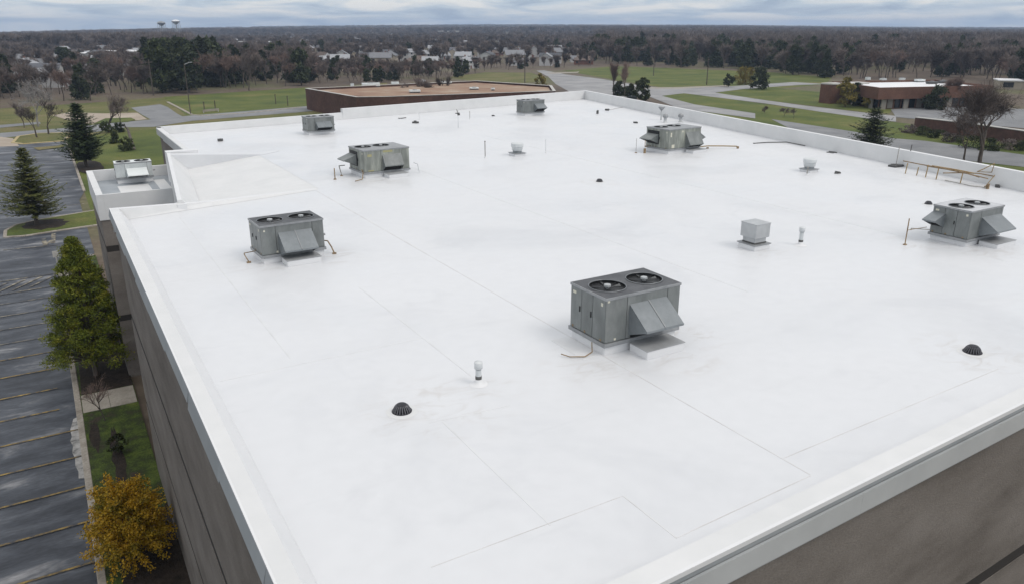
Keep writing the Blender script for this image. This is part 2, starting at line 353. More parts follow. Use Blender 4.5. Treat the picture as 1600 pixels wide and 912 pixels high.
from mathutils.geometry import tessellate_polygon
LEVEL = [0]
def sheet(name, pts, m, z=None, parent=None, world=True):
    """a thin sheet on the ground, each a few mm above the last"""
    if z is None:
        LEVEL[0] += 1; z = G + 0.004 * LEVEL[0]
    P = [Vector((p[0], p[1], z)) for p in pts]
    mb = MB(); mb.v = [tuple(p) for p in P]
    for t in tessellate_polygon([P]):
        a, b, c = (P[i] for i in t)
        mb.f.append(tuple(t) if (b - a).cross(c - a).z > 0 else tuple(reversed(t)))
    o = mb.build(name, m, parent)
    if not parent: o['kind'] = 'structure'
    return o
def pxs(*p): return [at(a, b)[:2] for a, b in p]
def blob(cx, cy, rx, ry, n=24, j=0.12, sd=0):
    r_ = random.Random(sd); return [(cx + rx * (1 + r_.uniform(-j, j)) * math.cos(2 * math.pi * k / n), cy + ry * (1 + r_.uniform(-j, j)) * math.sin(2 * math.pi * k / n)) for k in range(n)]

sheet('lawn', [(-140, 90), (-140, 222), (-60, 219), (-9, 216), (7, 220), (29, 228), (64, 236), (100, 250), (60, 140), (45, 95), (8, 88), (2.4, 88), (2.4, 157), (-9, 155), (-60, 150)], M['lawn_dry'])
sheet('lawn', [(2.3, 88), (60, 88), (70, 165), (24, 160), (2.3, 152)], M['lawn'])
sheet('lawn', pxs((255, 152), (480, 137), (500, 141), (480, 168), (400, 174), (300, 183), (290, 180)), M['lawn'])
sheet('lawn', pxs((700, 121), (760, 113), (830, 114), (858, 124), (848, 128), (800, 131), (740, 128)), M['lawn_dry'])
sheet('lawn', pxs((880, 111), (960, 104), (1050, 107), (1200, 113), (1300, 122), (1290, 132), (1200, 141), (1135, 134), (1040, 138), (1000, 132)), M['lawn'])
sheet('lawn', pxs((1110, 138), (1200, 138), (1290, 145), (1320, 158), (1395, 168), (1390, 178), (1353, 176), (1262, 165), (1180, 155), (1120, 147)), M['lawn'])
sheet('lawn', pxs((1028, 149), (1069, 146), (1200, 163.5), (1279, 175), (1377, 189), (1430, 195), (1600, 222), (1780, 262), (1780, 320), (1600, 275), (1450, 240), (1200, 200), (1050, 165)), M['lawn'])
sheet('parking_lot', [(-75, 5), (-0.9, 5), (-0.9, 66), (1.55, 71), (1.55, 95), (2.3, 100), (2.3, 150), (-8, 157), (-75, 150)], M['asphalt'])
sheet('access_road', pxs((-300, 240), (-300, 228), (0, 208.5), (99, 201), (148, 195.5), (197, 191), (240, 187), (300, 181), (461, 168), (560, 160), (560, 168), (461, 176.5), (300, 189.5), (240, 199), (197, 199.5), (148, 207), (99, 208), (0, 216)), M['asphalt_road'])
sheet('side_road', pxs((-200, 210), (0, 196), (62, 191), (64, 194), (0, 200.5), (-200, 216)), M['asphalt_road'])
sheet('parking_pad', pxs((205, 169), (250, 163.5), (262, 168), (278, 179), (290, 185), (240, 190), (222, 180)), M['asphalt_road'])
sheet('paved_apron', pxs((82, 181), (110, 176), (160, 178), (215, 177), (230, 187), (212, 189), (205, 184.5), (165, 185.5), (145, 194), (118, 192)), M['tan_paving'])
sheet('paved_apron', pxs((-60, 219), (0, 214.5), (20, 217), (30, 229), (0, 230), (-60, 236)), M['tan_paving'])
sheet('main_road', pxs((838, 111), (850, 110.5), (885, 117), (940, 124), (1010, 136), (1060, 139), (1134, 136), (1160, 140), (1117, 145.5), (1200, 158), (1262, 166.5), (1353, 177), (1400, 182), (1400, 191), (1377, 189), (1279, 175), (1200, 163), (1069, 146.5), (1020, 152), (960, 155), (900, 150), (868, 132), (856, 120)), M['asphalt_pale'])
sheet('side_road', pxs((1134, 136), (1240, 129), (1290, 132), (1240, 134), (1160, 140)), M['asphalt_pale'])
sheet('far_parking', pxs((1392, 172), (1450, 166), (1620, 172), (1900, 182), (1900, 240), (1620, 203), (1500, 193), (1400, 184)), M['asphalt_road'])
sheet('service_path', pxs((1205, 187), (1330, 206), (1395, 217), (1445, 221), (1600, 243), (1750, 275), (1750, 300), (1600, 262), (1400, 240), (1260, 215)), M['asphalt_road'])
sheet('footpath', pxs((1010, 150), (1030, 149.5), (1085, 164), (1180, 178), (1180, 186), (1060, 170)), M['asphalt_pale'])
sheet('footpath', pxs((855, 114), (900, 113), (905, 112), (903, 114.5), (860, 116)), M['concrete'])
sheet('footpath', pxs((1000, 137.5), (1060, 137), (1135, 134), (1135, 135.5), (1060, 139.5), (1000, 139)), M['concrete'])

# kerbs: real steps
def kerb_line(pts, wd=0.28, hgt=0.13, m='kerb', closed=False, seg=3.0):
    """a row of kerb stones along a line, joined where the photo shows them as one run"""
    pts = [Vector((p[0], p[1], 0)) for p in pts]
    if closed: pts.append(pts[0])
    mb = MB()
    for a, b in zip(pts, pts[1:]):
        L = (b - a).length; n = max(1, round(L / seg)); d = (b - a) / n; u = d.normalized(); q = Vector((-u.y, u.x, 0)) * wd / 2
        for k in range(n):
            s = a + d * k + u * 0.008; t = a + d * (k + 1) - u * 0.008
            mb.prism([s - q, t - q, t + q, s + q], G - 0.1, G + hgt)
    o = mb.build('kerb', M[m]); o['kind'] = 'structure'; return beveled(o, 0.025, 1)
KX = -1.02
BT = G + 0.13
kerb_line([(KX, 12), (KX, 27.5)]); kerb_line([(KX, 27.5), (KX - 0.02, 40.0), (KX - 0.06, 47.5), (KX - 0.1, 64.5), (KX - 0.05, 68.2)])
kerb_line([(KX - 0.05, 68.4), (0.2, 70.3), (1.45, 70.0)])
sheet('grass_bed', [(KX + 0.14, 12), (1.58, 12), (1.58, 70), (0.2, 70.1), (KX + 0.1, 68.2)], M['bed_grass'], G + 0.115)
sheet('mulch_bed', [(KX + 0.16, 41.8)] + [(-0.8, 44), (-0.75, 48), (-0.2, 50.6), (0.8, 51.5), (1.57, 51)] + [(1.57, 41.8)], M['mulch'], G + 0.12)
sheet('mulch_bed', [(-0.6, 12), (1.57, 12), (1.57, 29.5), (0.9, 28.2), (0.2, 28.0), (-0.4, 26.8), (-0.5, 20)], M['mulch'], G + 0.121)
sheet('mulch_bed', blob(-0.55, 36.9, 0.20, 1.5, 20, 0.3, 5), M['mulch'], G + 0.122)
sheet('mulch_bed', blob(0.2, 34.0, 0.22, 3.0, 26, 0.35, 6), M['mulch'], G + 0.123)
sidewalk = MB()
for k in range(2): sidewalk.box(KX + 0.15 + k * 1.215, 39.55, G + 0.02, KX + 0.15 + (k + 1) * 1.215 - 0.012, 41.7, G + 0.145)
beveled(tag(sidewalk.build('sidewalk', M['concrete']), kind='structure'), 0.012, 1)
sidewalk = MB().box(KX + 0.15, 61.8, G + 0.02, -0.35, 67.2, G + 0.14)
tag(sidewalk.build('sidewalk', M['concrete']), kind='structure')
kerb_line([(-0.3, 66.0), (1.4, 66.4)], 0.2, 0.15)
sheet('salted_gutter', [(KX - 0.14, 33.2), (KX - 0.14, 39.4), (-1.33, 39.3), (-1.42, 38.7), (-1.50, 38.2), (-1.47, 37.4), (-1.55, 37.0), (-1.46, 36.4), (-1.52, 35.8), (-1.43, 35.2), (-1.45, 34.5), (-1.36, 33.9), (-1.38, 33.3)], M['salt_concrete'], G + 0.052)
# island with the near pine, corner lawn
isl = pxs((8, 372), (9, 362), (25, 353), (60, 345), (150, 330), (200, 330), (200, 346), (145, 354), (90, 362), (40, 370))
kerb_line(isl, 0.3, 0.13, closed=True, seg=2.5)
sheet('grass_island', isl, M['lawn'], G + 0.11)
sheet('mulch_bed', blob(-1.9, 84.2, 1.9, 2.2, 22, 0.15, 2), M['mulch'], G + 0.118)
sheet('mulch_bed', blob(3.9, 118.0, 1.6, 5.5, 22, 0.15, 3), M['mulch'], G + 0.118)
kerb_line([(2.3, 100), (2.25, 125), (2.1, 152)], 0.3, 0.13, seg=6)
isl2 = pxs((20, 224), (29, 214), (60, 209.5), (104, 208.5), (110, 213), (100, 221), (36, 226))
kerb_line(isl2, 0.5, 0.13, 'kerb_yellow', True, 6); sheet('grass_island', isl2, M['lawn_dry'], G + 0.11)
isl3 = pxs((147, 194.5), (165, 186), (204, 185), (212, 188), (200, 191.5))
sheet('grass_island', isl3, M['lawn'], G + 0.11)
isl4 = pxs((52, 232), (90, 229), (100, 226), (101, 231), (60, 236))
sheet('grass_island', isl4, M['lawn_dry'], G + 0.11)
kerb_line(pxs((262, 160), (285, 172), (300, 180), (318, 181.5), (380, 178), (470, 168.5)), 0.6, 0.12, seg=6)
# stall lines
pl = bpy.data.objects.get('parking_lot')
Zp = G + 0.004 * 30
def stripe(x0, y0, x1, y1, wd, m, z=G + 0.09):
    a = Vector((x0, y0, z)); b = Vector((x1, y1, z)); u = (b - a).normalized(); q = Vector((-u.y, u.x, 0)) * wd / 2
    return MB().poly([a - q, b - q, b + q, a + q]).build('parking_line', M[m], pl)
LZ = G + 0.0405 + 0.03
for k in range(-4, 12):
    y = 29.75 + 2.75 * k + (0.15 if k > 5 else 0)
    j = 0.0 if k < 4 else 0.7
    stripe(-9.5, y - 0.02, KX - 0.16 - j, y, 0.115, 'paint_yellow' if k < 8 else 'paint_pale', LZ)
for k in range(5): stripe(-7.5 + k * 1.1, 62.6 + 0.2 * k, -5.6 + k * 1.1, 65.2 + 0.2 * k, 0.18, 'paint_pale', LZ + 0.002)
for y in (62.2, 65.6): stripe(-9, y, -1.3, y + 0.6, 0.16, 'paint_pale', LZ)
p1, p2, p3, p4 = at(68, 374), at(71, 384), at(84, 366), at(83, 381)
stripe(p1.x, p1.y, p2.x, p2.y, 0.35, 'paint_pale', LZ); stripe(p3.x, p3.y, p4.x, p4.y, 0.35, 'paint_pale', LZ); stripe(p2.x, p2.y, p3.x, p3.y - 2, 0.25, 'paint_pale', LZ + 0.002)
for a in ((5, 392, 90, 384),): 
    p, q = at(a[0], a[1]), at(a[2], a[3]); stripe(p.x, p.y, q.x, q.y, 0.16, 'paint_pale', LZ)
for yy in range(5):
    stripe(-14, 92 + 11 * yy, 1.9, 92.5 + 11 * yy, 0.13, 'paint_pale', LZ)

# ------------------------------------------------------------------ the white-roofed building
bld = empty('warehouse_building', (0, 0, G))
tag(bld, 'large flat building with a bright white membrane roof and grey-brown panel walls', 'building')
bld_off = Vector((0, 0, -G))
class BMB(MB):      # built in world coordinates, parented to the building
    def build(s, name, m, parent=bld, smooth=False):
        s.v = [(x, y, z - G) for x, y, z in s.v]
        return MB.build(s, name, m, parent, smooth)
def fy(x): return 5.72 + 0.030 * (x - 1.43)           # front parapet line
XR1, YR1 = 35.0, fy(35.0); XR2, YR2 = 47.50, 65.1
XL = 1.43
OUT = [(XL, fy(XL)), (XR1, YR1), (XR2, YR2), (6.30, 57.9), (6.30, 46.3), (5.37, 46.25), (3.95, 32.85), (XL, 32.4)]
DECK = OUT[:6] + [(5.37, 45.45), (10.0, 45.38), (10.0, 34.3), (XL, 32.4)]
# roof deck
P = [Vector((p[0], p[1], 0)) for p in OUT]
def inset(poly, d):
    n = len(poly); res = []
    for i in range(n):
        a = Vector(poly[i - 1]); b = Vector(poly[i]); c = Vector(poly[(i + 1) % n])
        u = (b - a).normalized(); v = (c - b).normalized()
        n1 = Vector((-u.y, u.x)); n2 = Vector((-v.y, v.x)); k = n1 + n2
        res.append(tuple(b + k * (d / max(0.15, k.dot(n1)))))
    return res
IN = inset([p for p in DECK], 0.10)
rm = BMB(); rm.v = [(p[0], p[1], 0.0) for p in IN]
for t in tessellate_polygon([[Vector((p[0], p[1], 0)) for p in IN]]):
    a, b, c = (Vector(rm.v[i]) for i in t); rm.f.append(tuple(t) if (b - a).cross(c - a).z > 0 else tuple(reversed(t)))
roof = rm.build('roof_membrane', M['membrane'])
# walls, three bands of panels with recessed joints
WIN = inset(OUT, 0.14)
LEVELS = [(G - 0.2, -7.76), (-7.44, -3.98), (-3.66, 0.10)]
def wall_run(a, b, z0, z1, th=0.12, pl_len=None):
    """panel(s) from a to b (outer face), thickness inward (left of travel)"""
    a = Vector(a); b = Vector(b); u = (b - a); L = u.length; u.normalize(); q = Vector((-u.y, u.x)) * th
    n = max(1, round(L / pl_len)) if pl_len else 1
    for k in range(n):
        s = a + u * (L * k / n + (0.012 if k else 0)); t = a + u * (L * (k + 1) / n - (0.012 if k < n - 1 else 0))
        BMB().prism([s, t, t + q, s + q], z0, z1).build('wall_panel', M['precast'])
n = len(WIN)
for i in range(n):
    a, b = WIN[i], WIN[(i + 1) % n]
    for z0, z1 in LEVELS: wall_run(a, b, z0, min(z1, -0.03) if i in (4, 5, 6) else z1, pl_len=None)
core = inset(OUT, 0.155)
BMB().prism(core, G, -0.9).build('wall_backing', M['joint'])
# shallow saddle of tapered roof at the left, between the two halves
sq = [(10.13, 45.42, -0.0015), (10.13, 34.15, -0.0015), (3.95, 32.85, -0.62), (5.3, 45.42, -0.56)]
def lerp3(p, q, t): return tuple(p[i] + (q[i] - p[i]) * t for i in range(3))
sm = BMB(); NS = 8
for i in range(NS + 1):
    for j in range(NS + 1): sm.v.append(lerp3(lerp3(sq[3], sq[0], i / NS), lerp3(sq[2], sq[1], i / NS), j / NS))
for i in range(NS):
    for j in range(NS): sm.f.append((i * (NS + 1) + j, i * (NS + 1) + j + 1, (i + 1) * (NS + 1) + j + 1, (i + 1) * (NS + 1) + j))
sm.build('roof_saddle', M['membrane_flashing'], smooth=True)
BMB().hexa([(5.40, 45.36, -0.75), (9.95, 45.36, -0.20), (9.95, 45.46, -0.20), (5.40, 45.46, -0.75), (5.40, 45.36, 0.40), (10.4, 45.36, 0.010), (11.6, 46.3, 0.010), (5.40, 45.85, 0.40)]).build('saddle_flashing', M['membrane'])
BMB().poly([(9.0, 34.1, -0.5), (1.6, 32.5, -0.9), (1.6, 32.5, 0.3), (9.9, 34.2, -0.01)]).build('saddle_end', M['membrane_flashing'])
o0, o1 = Vector((5.36, 46.25)), Vector((3.94, 32.85)); uu = (o1 - o0).normalized(); qq = Vector((-uu.y, uu.x))
def lp(p, d, z): v = p + qq * d; return (v.x, v.y, z)
BMB().box(5.30, 45.95, -1.2, 6.95, 46.55, 0.468).build('saddle_cap', M['membrane_edge'])
BMB().box(3.90, 32.62, -1.2, 4.25, 33.1, 0.262).build('saddle_cap', M['membrane_edge'])
for (d0, z0), (d1, z1), nm, mm in (((-0.02, -3.4), (0.0, 0.40), 'saddle_parapet_face', 'membrane_flashing'), ((0.0, 0.40), (0.16, 0.41), 'saddle_parapet_top', 'membrane_edge'), ((0.16, 0.41), (0.95, -0.46), 'saddle_parapet_slope', 'membrane_flashing')):
    BMB().poly([lp(o0, d0, z0), lp(o1, d0, z0), lp(o1, d1, z1), lp(o0, d1, z1)]).build(nm, M[mm])
BMB().poly([lp(o1, -0.02, -1.2), lp(o1, 0.95, -1.2), lp(o1, 0.95, -0.46), lp(o1, 0.16, 0.41), lp(o1, 0.0, 0.40)]).build('saddle_parapet_end', M['membrane_flashing'])
# parapets ---------------------------------------------------------------
def offs(a, b, d):
    u = (Vector(b) - Vector(a)).normalized(); q = Vector((-u.y, u.x)) * d
    return Vector(a) + q, Vector(b) + q
def isect(l1, l2):
    p, p2 = l1; q, q2 = l2; r = p2 - p; s = q2 - q; den = r.x * s.y - r.y * s.x
    if abs(den) < 1e-9: return p2
    return p + r * (((q - p).x * s.y - (q - p).y * s.x) / den)
def parapet(i, prof, mats, names, cut0=None, cut1=None):
    """sweep profile points (offset inward, z) along edge i of OUT, mitred with its neighbours"""
    n = len(OUT); a, b = OUT[i], OUT[(i + 1) % n]; p, c = OUT[i - 1], OUT[(i + 2) % n]
    ring = []
    for d, z in prof:
        l = offs(a, b, d)
        s = isect(l, offs(p, a, d)) if cut0 is None else l[0].lerp(l[1], cut0)
        t = isect(l, offs(b, c, d)) if cut1 is None else l[0].lerp(l[1], cut1)
        ring.append((Vector((s.x, s.y, z)), Vector((t.x, t.y, z))))
    for k in range(len(prof) - 1):
        BMB().poly([ring[k][0], ring[k][1], ring[k + 1][1], ring[k + 1][0]]).build(names[k], M[mats[k]])
lowP = [(0.14, 0.10), (0.04, 0.10), (0.06, 0.45), (0.33, 0.455), (0.62, 0.006)]
lowM = ['fascia_dark', 'fascia_dark', 'membrane_flashing', 'membrane_edge']; lowN = ['parapet_soffit', 'parapet_face', 'parapet_top', 'parapet_slope']
parapet(0, [(0.14, 0.10), (0.0, 0.10), (0.0, 0.447), (0.30, 0.455), (0.62, 0.006)], lowM, lowN)                       # front
parapet(7, lowP, lowM, lowN)                       # left side, front section
for (xa, ya, za), (xb, yb, zb_) in (((XL + 0.05, 32.4, 0.45), (5.3, 33.26, 0.17)), ((5.3, 33.26, 0.17), (9.98, 34.31, 0.012))):
    BMB().poly([(xa, ya, za), (xb, yb, zb_), (xb, yb - 0.26, zb_ + 0.004), (xa, ya - 0.26, za + 0.004)]).build('parapet_top', M['membrane_edge'])
    BMB().poly([(xb, yb - 0.26, zb_ + 0.004), (xa, ya - 0.26, za + 0.004), (xa, ya - 0.42, 0.005), (xb, yb - 0.40, 0.005)]).build('parapet_inner_face', M['membrane_flashing'])
    BMB().poly([(xa, ya, za), (xb, yb, zb_), (xb, yb, -0.5), (xa, ya, -0.5)]).build('parapet_face', M['membrane_flashing'])
parapet(1, [(0.14, 0.2), (0.0, 0.2), (0.0, 0.8), (0.03, 0.83), (0.26, 0.82), (0.34, 0.004)], ['fascia_dark', 'fascia_metal', 'membrane_edge', 'membrane_edge', 'membrane_flashing'], ['parapet_soffit', 'parapet_face', 'parapet_coping', 'parapet_top', 'parapet_inner_face'])
hi = [(0.14, 0.2), (0.0, 0.2), (0.0, 0.8), (0.03, 0.83), (0.26, 0.82), (0.34, 0.004)]
hm = ['fascia_dark', 'fascia_metal', 'membrane_edge', 'membrane_edge', 'membrane_flashing']; hn = ['parapet_soffit', 'parapet_face', 'parapet_coping', 'parapet_top', 'parapet_inner_face']
CUT = 0.665
parapet(2, hi, hm, hn, None, CUT)
lo = [(0.14, 0.1), (0.0, 0.1), (0.0, 0.50), (0.03, 0.52), (0.26, 0.515), (0.34, 0.004)]
parapet(2, lo, hm, hn, CUT, None)
a_, b_ = offs(OUT[2], OUT[3], 0.0); c_, d_ = offs(OUT[2], OUT[3], 0.33)
e1 = a_.lerp(b_, CUT); e2 = c_.lerp(d_, CUT)
BMB().poly([(e1.x, e1.y, 0.2), (e2.x, e2.y, 0.004), (e2.x, e2.y, 0.815), (e1.x, e1.y, 0.80)]).build('parapet_end', M['membrane_flashing'])
parapet(3, [(0.14, 0.05), (0.0, 0.05), (0.0, 0.44), (0.30, 0.45), (0.55, 0.006)], lowM, lowN, None, 1.0)
# metal fascia pieces, front (two steps) and left
def strip_box(a, b, o0, o1, z0, z1, name, m):
    a = Vector(a); b = Vector(b); u = (b - a).normalized(); q = Vector((u.y, -u.x))
    return BMB().prism([a + q * o1, b + q * o1, b + q * o0, a + q * o0], z0, z1).build(name, M[m])
def edge_pieces(a, b, step, fn, gap=0.003):
    a = Vector(a); b = Vector(b); L = (b - a).length; n = max(1, round(L / step)); u = (b - a) / n; g = u.normalized() * gap
    for k in range(n): fn(k, a + u * k + (g if k else Vector((0, 0))), a + u * (k + 1))
a, b = OUT[0], OUT[1]
edge_pieces((a[0] - 0.05, a[1]), b, 9.15, lambda k, s, t: (strip_box(s, t, 0.0, 0.055, 0.37, 0.448, 'coping_cap', 'membrane_edge'),
            strip_box(s, t, 0.02, 0.06, -0.12, 0.245, 'fascia_panel', 'fascia_metal')))
strip_box(Vector(a) + Vector((-0.05, 0)), b, -0.02, 0.03, -0.17, -0.10, 'fascia_drip', 'fascia_dark')
rr = random.Random(4)
a, b = OUT[7], OUT[0]
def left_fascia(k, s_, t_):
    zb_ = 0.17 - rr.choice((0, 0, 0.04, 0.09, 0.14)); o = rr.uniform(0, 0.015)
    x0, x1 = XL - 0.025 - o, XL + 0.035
    BMB().hexa([(x0, t_.y, zb_), (x0 + 0.02, t_.y, zb_), (x0 + 0.02, s_.y, zb_), (x0, s_.y, zb_), (x1, t_.y, 0.44), (x1 + 0.02, t_.y, 0.44), (x1 + 0.02, s_.y, 0.44), (x1, s_.y, 0.44)]).build('fascia_panel', M['fascia_metal_shaded'])
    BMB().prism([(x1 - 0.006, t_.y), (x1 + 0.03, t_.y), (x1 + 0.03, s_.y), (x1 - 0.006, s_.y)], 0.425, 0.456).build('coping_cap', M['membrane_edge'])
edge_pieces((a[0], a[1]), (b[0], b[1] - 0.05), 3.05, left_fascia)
a, b = OUT[3], OUT[4]
edge_pieces(a, b, 3.05, lambda k, s, t: strip_box(s, t, 0.004, 0.03, 0.02 - rr.choice((0, 0.08)), 0.43, 'fascia_panel', 'fascia_metal'))
# membrane seams (laps a few mm proud)
def seam(x0, y0, x1, y1, wd=0.035, m='seam', th=0.004):
    a = Vector((x0, y0)); b = Vector((x1, y1)); u = (b - a).normalized(); q = Vector((-u.y, u.x)) * wd / 2
    BMB().prism([a - q, b - q, b + q, a + q], -0.01, th).build('membrane_seam', M[m])
def fine(x0, y0, x1, y1): seam(x0, y0, x1, y1, 0.03, 'membrane_lap', 0.0032)
seam(9.86, 34.2, 9.86, 22.0, 0.026); seam(9.86, 22.0, 9.86, 6.92, 0.018)
seam(6.82, 6.80, 6.82, 8.03, 0.016); seam(6.82, 6.80, 9.84, 6.90, 0.013); seam(9.88, 7.50, 16.8, 7.62, 0.013); seam(3.5, 8.04, 6.80, 8.03, 0.012)
fine(5.43, 11.65, 5.42, 7.98); fine(5.19, 11.75, 6.84, 11.58); fine(6.82, 12.9, 6.82, 20.0); fine(3.78, 16, 3.78, 31.5)
fine(2.2, 15.6, 6.8, 15.6); fine(16.0, 14.0, 16.0, 40.0); fine(25.2, 12.0, 25.2, 46.0)
# low tower at the recess with its own little roof
AX0, AX1, AY0, AY1, AZ = 1.45, 5.30, 43.1, 51.1, -1.0
for nm, bx in (('annex_parapet', (AX0, AY0, -2.30, AX0 + 0.32, AY1, AZ)), ('annex_parapet', (AX0 + 0.322, AY0, -2.30, 5.36, AY0 + 0.14, AZ - 0.004)), ('annex_parapet', (AX0 + 0.322, AY1 - 0.2, -2.3, AX1 + 0.9, AY1, AZ - 0.003))):
    BMB().box(*bx).build(nm, M['membrane_flashing'])
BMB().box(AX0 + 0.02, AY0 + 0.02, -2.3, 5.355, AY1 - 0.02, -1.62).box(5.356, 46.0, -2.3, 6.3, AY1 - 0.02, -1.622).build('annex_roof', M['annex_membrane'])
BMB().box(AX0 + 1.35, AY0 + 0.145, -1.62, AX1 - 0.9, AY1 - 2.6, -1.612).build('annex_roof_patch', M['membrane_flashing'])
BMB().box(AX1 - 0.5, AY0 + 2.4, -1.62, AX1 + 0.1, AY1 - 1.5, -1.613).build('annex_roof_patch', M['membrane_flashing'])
for z0, z1 in ((G - 0.2, -7.76), (-7.44, -3.98), (-3.66, -2.302)):
    BMB().box(AX0 + 0.06, AY0 + 0.05, z0, 5.34, AY1 - 0.05, z1).build('wall_panel', M['precast'])
BMB().box(AX0 + 0.075, AY0 + 0.065, G, 5.33, AY1 - 0.1, -2.4).build('wall_backing', M['joint'])
dr = BMB().box(2.2, AY0 + 0.01, G, 4.4, AY0 + 0.07, G + 3.0).build('entrance_door', M['black_metal'])
BMB().box(2.35, AY0 - 0.03, G + 0.1, 3.25, AY0 + 0.012, G + 2.8).build('door_leaf', M['glass'], dr); dr.children[0].location = (0, 0, 0)

# ------------------------------------------------------------------ rooftop units
def ring_plate(mb, x0, y0, x1, y1, cx, cy, r, z, n=32):
    """flat rectangle with a round hole"""
    i = len(mb.v); pts = []
    for k in range(n):
        t = 2 * math.pi * k / n; c, s = math.cos(t), math.sin(t)
        tx = ((x1 - cx) if c > 0 else (cx - x0)) / max(abs(c), 1e-6); ty = ((y1 - cy) if s > 0 else (cy - y0)) / max(abs(s), 1e-6)
        q = min(tx, ty); pts.append((cx + c * q, cy + s * q))
    for p in ((x0, y0), (x1, y0), (x1, y1), (x0, y1)):     # snap nearest to the corners
        k = min(range(n), key=lambda k: (pts[k][0] - p[0]) ** 2 + (pts[k][1] - p[1]) ** 2); pts[k] = p
    for k in range(n): mb.v.append((pts[k][0], pts[k][1], z))
    for k in range(n):
        t = 2 * math.pi * k / n; mb.v.append((cx + r * math.cos(t), cy + r * math.sin(t), z))
    for k in range(n):
        j = (k + 1) % n; mb.f.append((i + k, i + j, i + n + j, i + n + k))
def hood(parent, x0, x1, zt, zb, d, m, side='front', W=0, seamed=True, name='intake_hood'):
    """sheet-metal rain hood: sloped top in two sheets, two cheeks, open below"""
    def tr(p):
        x, y, z = p
        if side == 'front': return (x, y, z)
        if side == 'left': return (y, W - x, z)
        return (parent['len'] - y, x, z)
    def add(mb): mb.v = [tr(p) for p in mb.v]; return mb
    t = 0.012; h = None
    xs = [x0, (x0 + x1) / 2, x1] if seamed else [x0, x1]
    lip = zb - 0.03
    for k in range(len(xs) - 1):
        a, b = xs[k] + (0.004 if k else 0), xs[k + 1] - (0.004 if k < len(xs) - 2 else 0)
        mb = MB().hexa([(a, 0, zt - t), (b, 0, zt - t), (b, 0.0, zt), (a, 0.0, zt), (a, -d, zb - t), (b, -d, zb - t), (b, -d, zb), (a, -d, zb)])
        mb.box(a, -d - t, lip - 0.02, b, -d, zb)
        o = add(mb).build('hood_sheet' if h else name, M[m], h or parent); h = h or o
    for x in (x0, x1 - t):
        mb = MB(); s = 1 if x == x0 else 1
        mb.hexa([(x, 0, zt - 0.005), (x + t, 0, zt - 0.005), (x + t, 0, zb - 0.28), (x, 0, zb - 0.28), (x, -d, zb - 0.004), (x + t, -d, zb - 0.004), (x + t, -d + 0.02, zb - 0.05), (x, -d + 0.02, zb - 0.05)])
        add(mb).build('hood_cheek', M[m], h)
    if seamed:
        mid = xs[1]; mb = MB().hexa([(mid - 0.012, 0, zt), (mid + 0.012, 0, zt), (mid + 0.012, 0.0, zt + 0.018), (mid - 0.012, 0.0, zt + 0.018), (mid - 0.012, -d, zb), (mid + 0.012, -d, zb), (mid + 0.012, -d, zb + 0.018), (mid - 0.012, -d, zb + 0.018)])
        add(mb).build('hood_seam', M['rail_metal'], h)
    mb = MB().box(x0 + 0.04, -0.012, zb - 0.27, x1 - 0.04, 0.0, zt - 0.05); add(mb).build('filter_screen', M['black_metal'], parent)
    return h
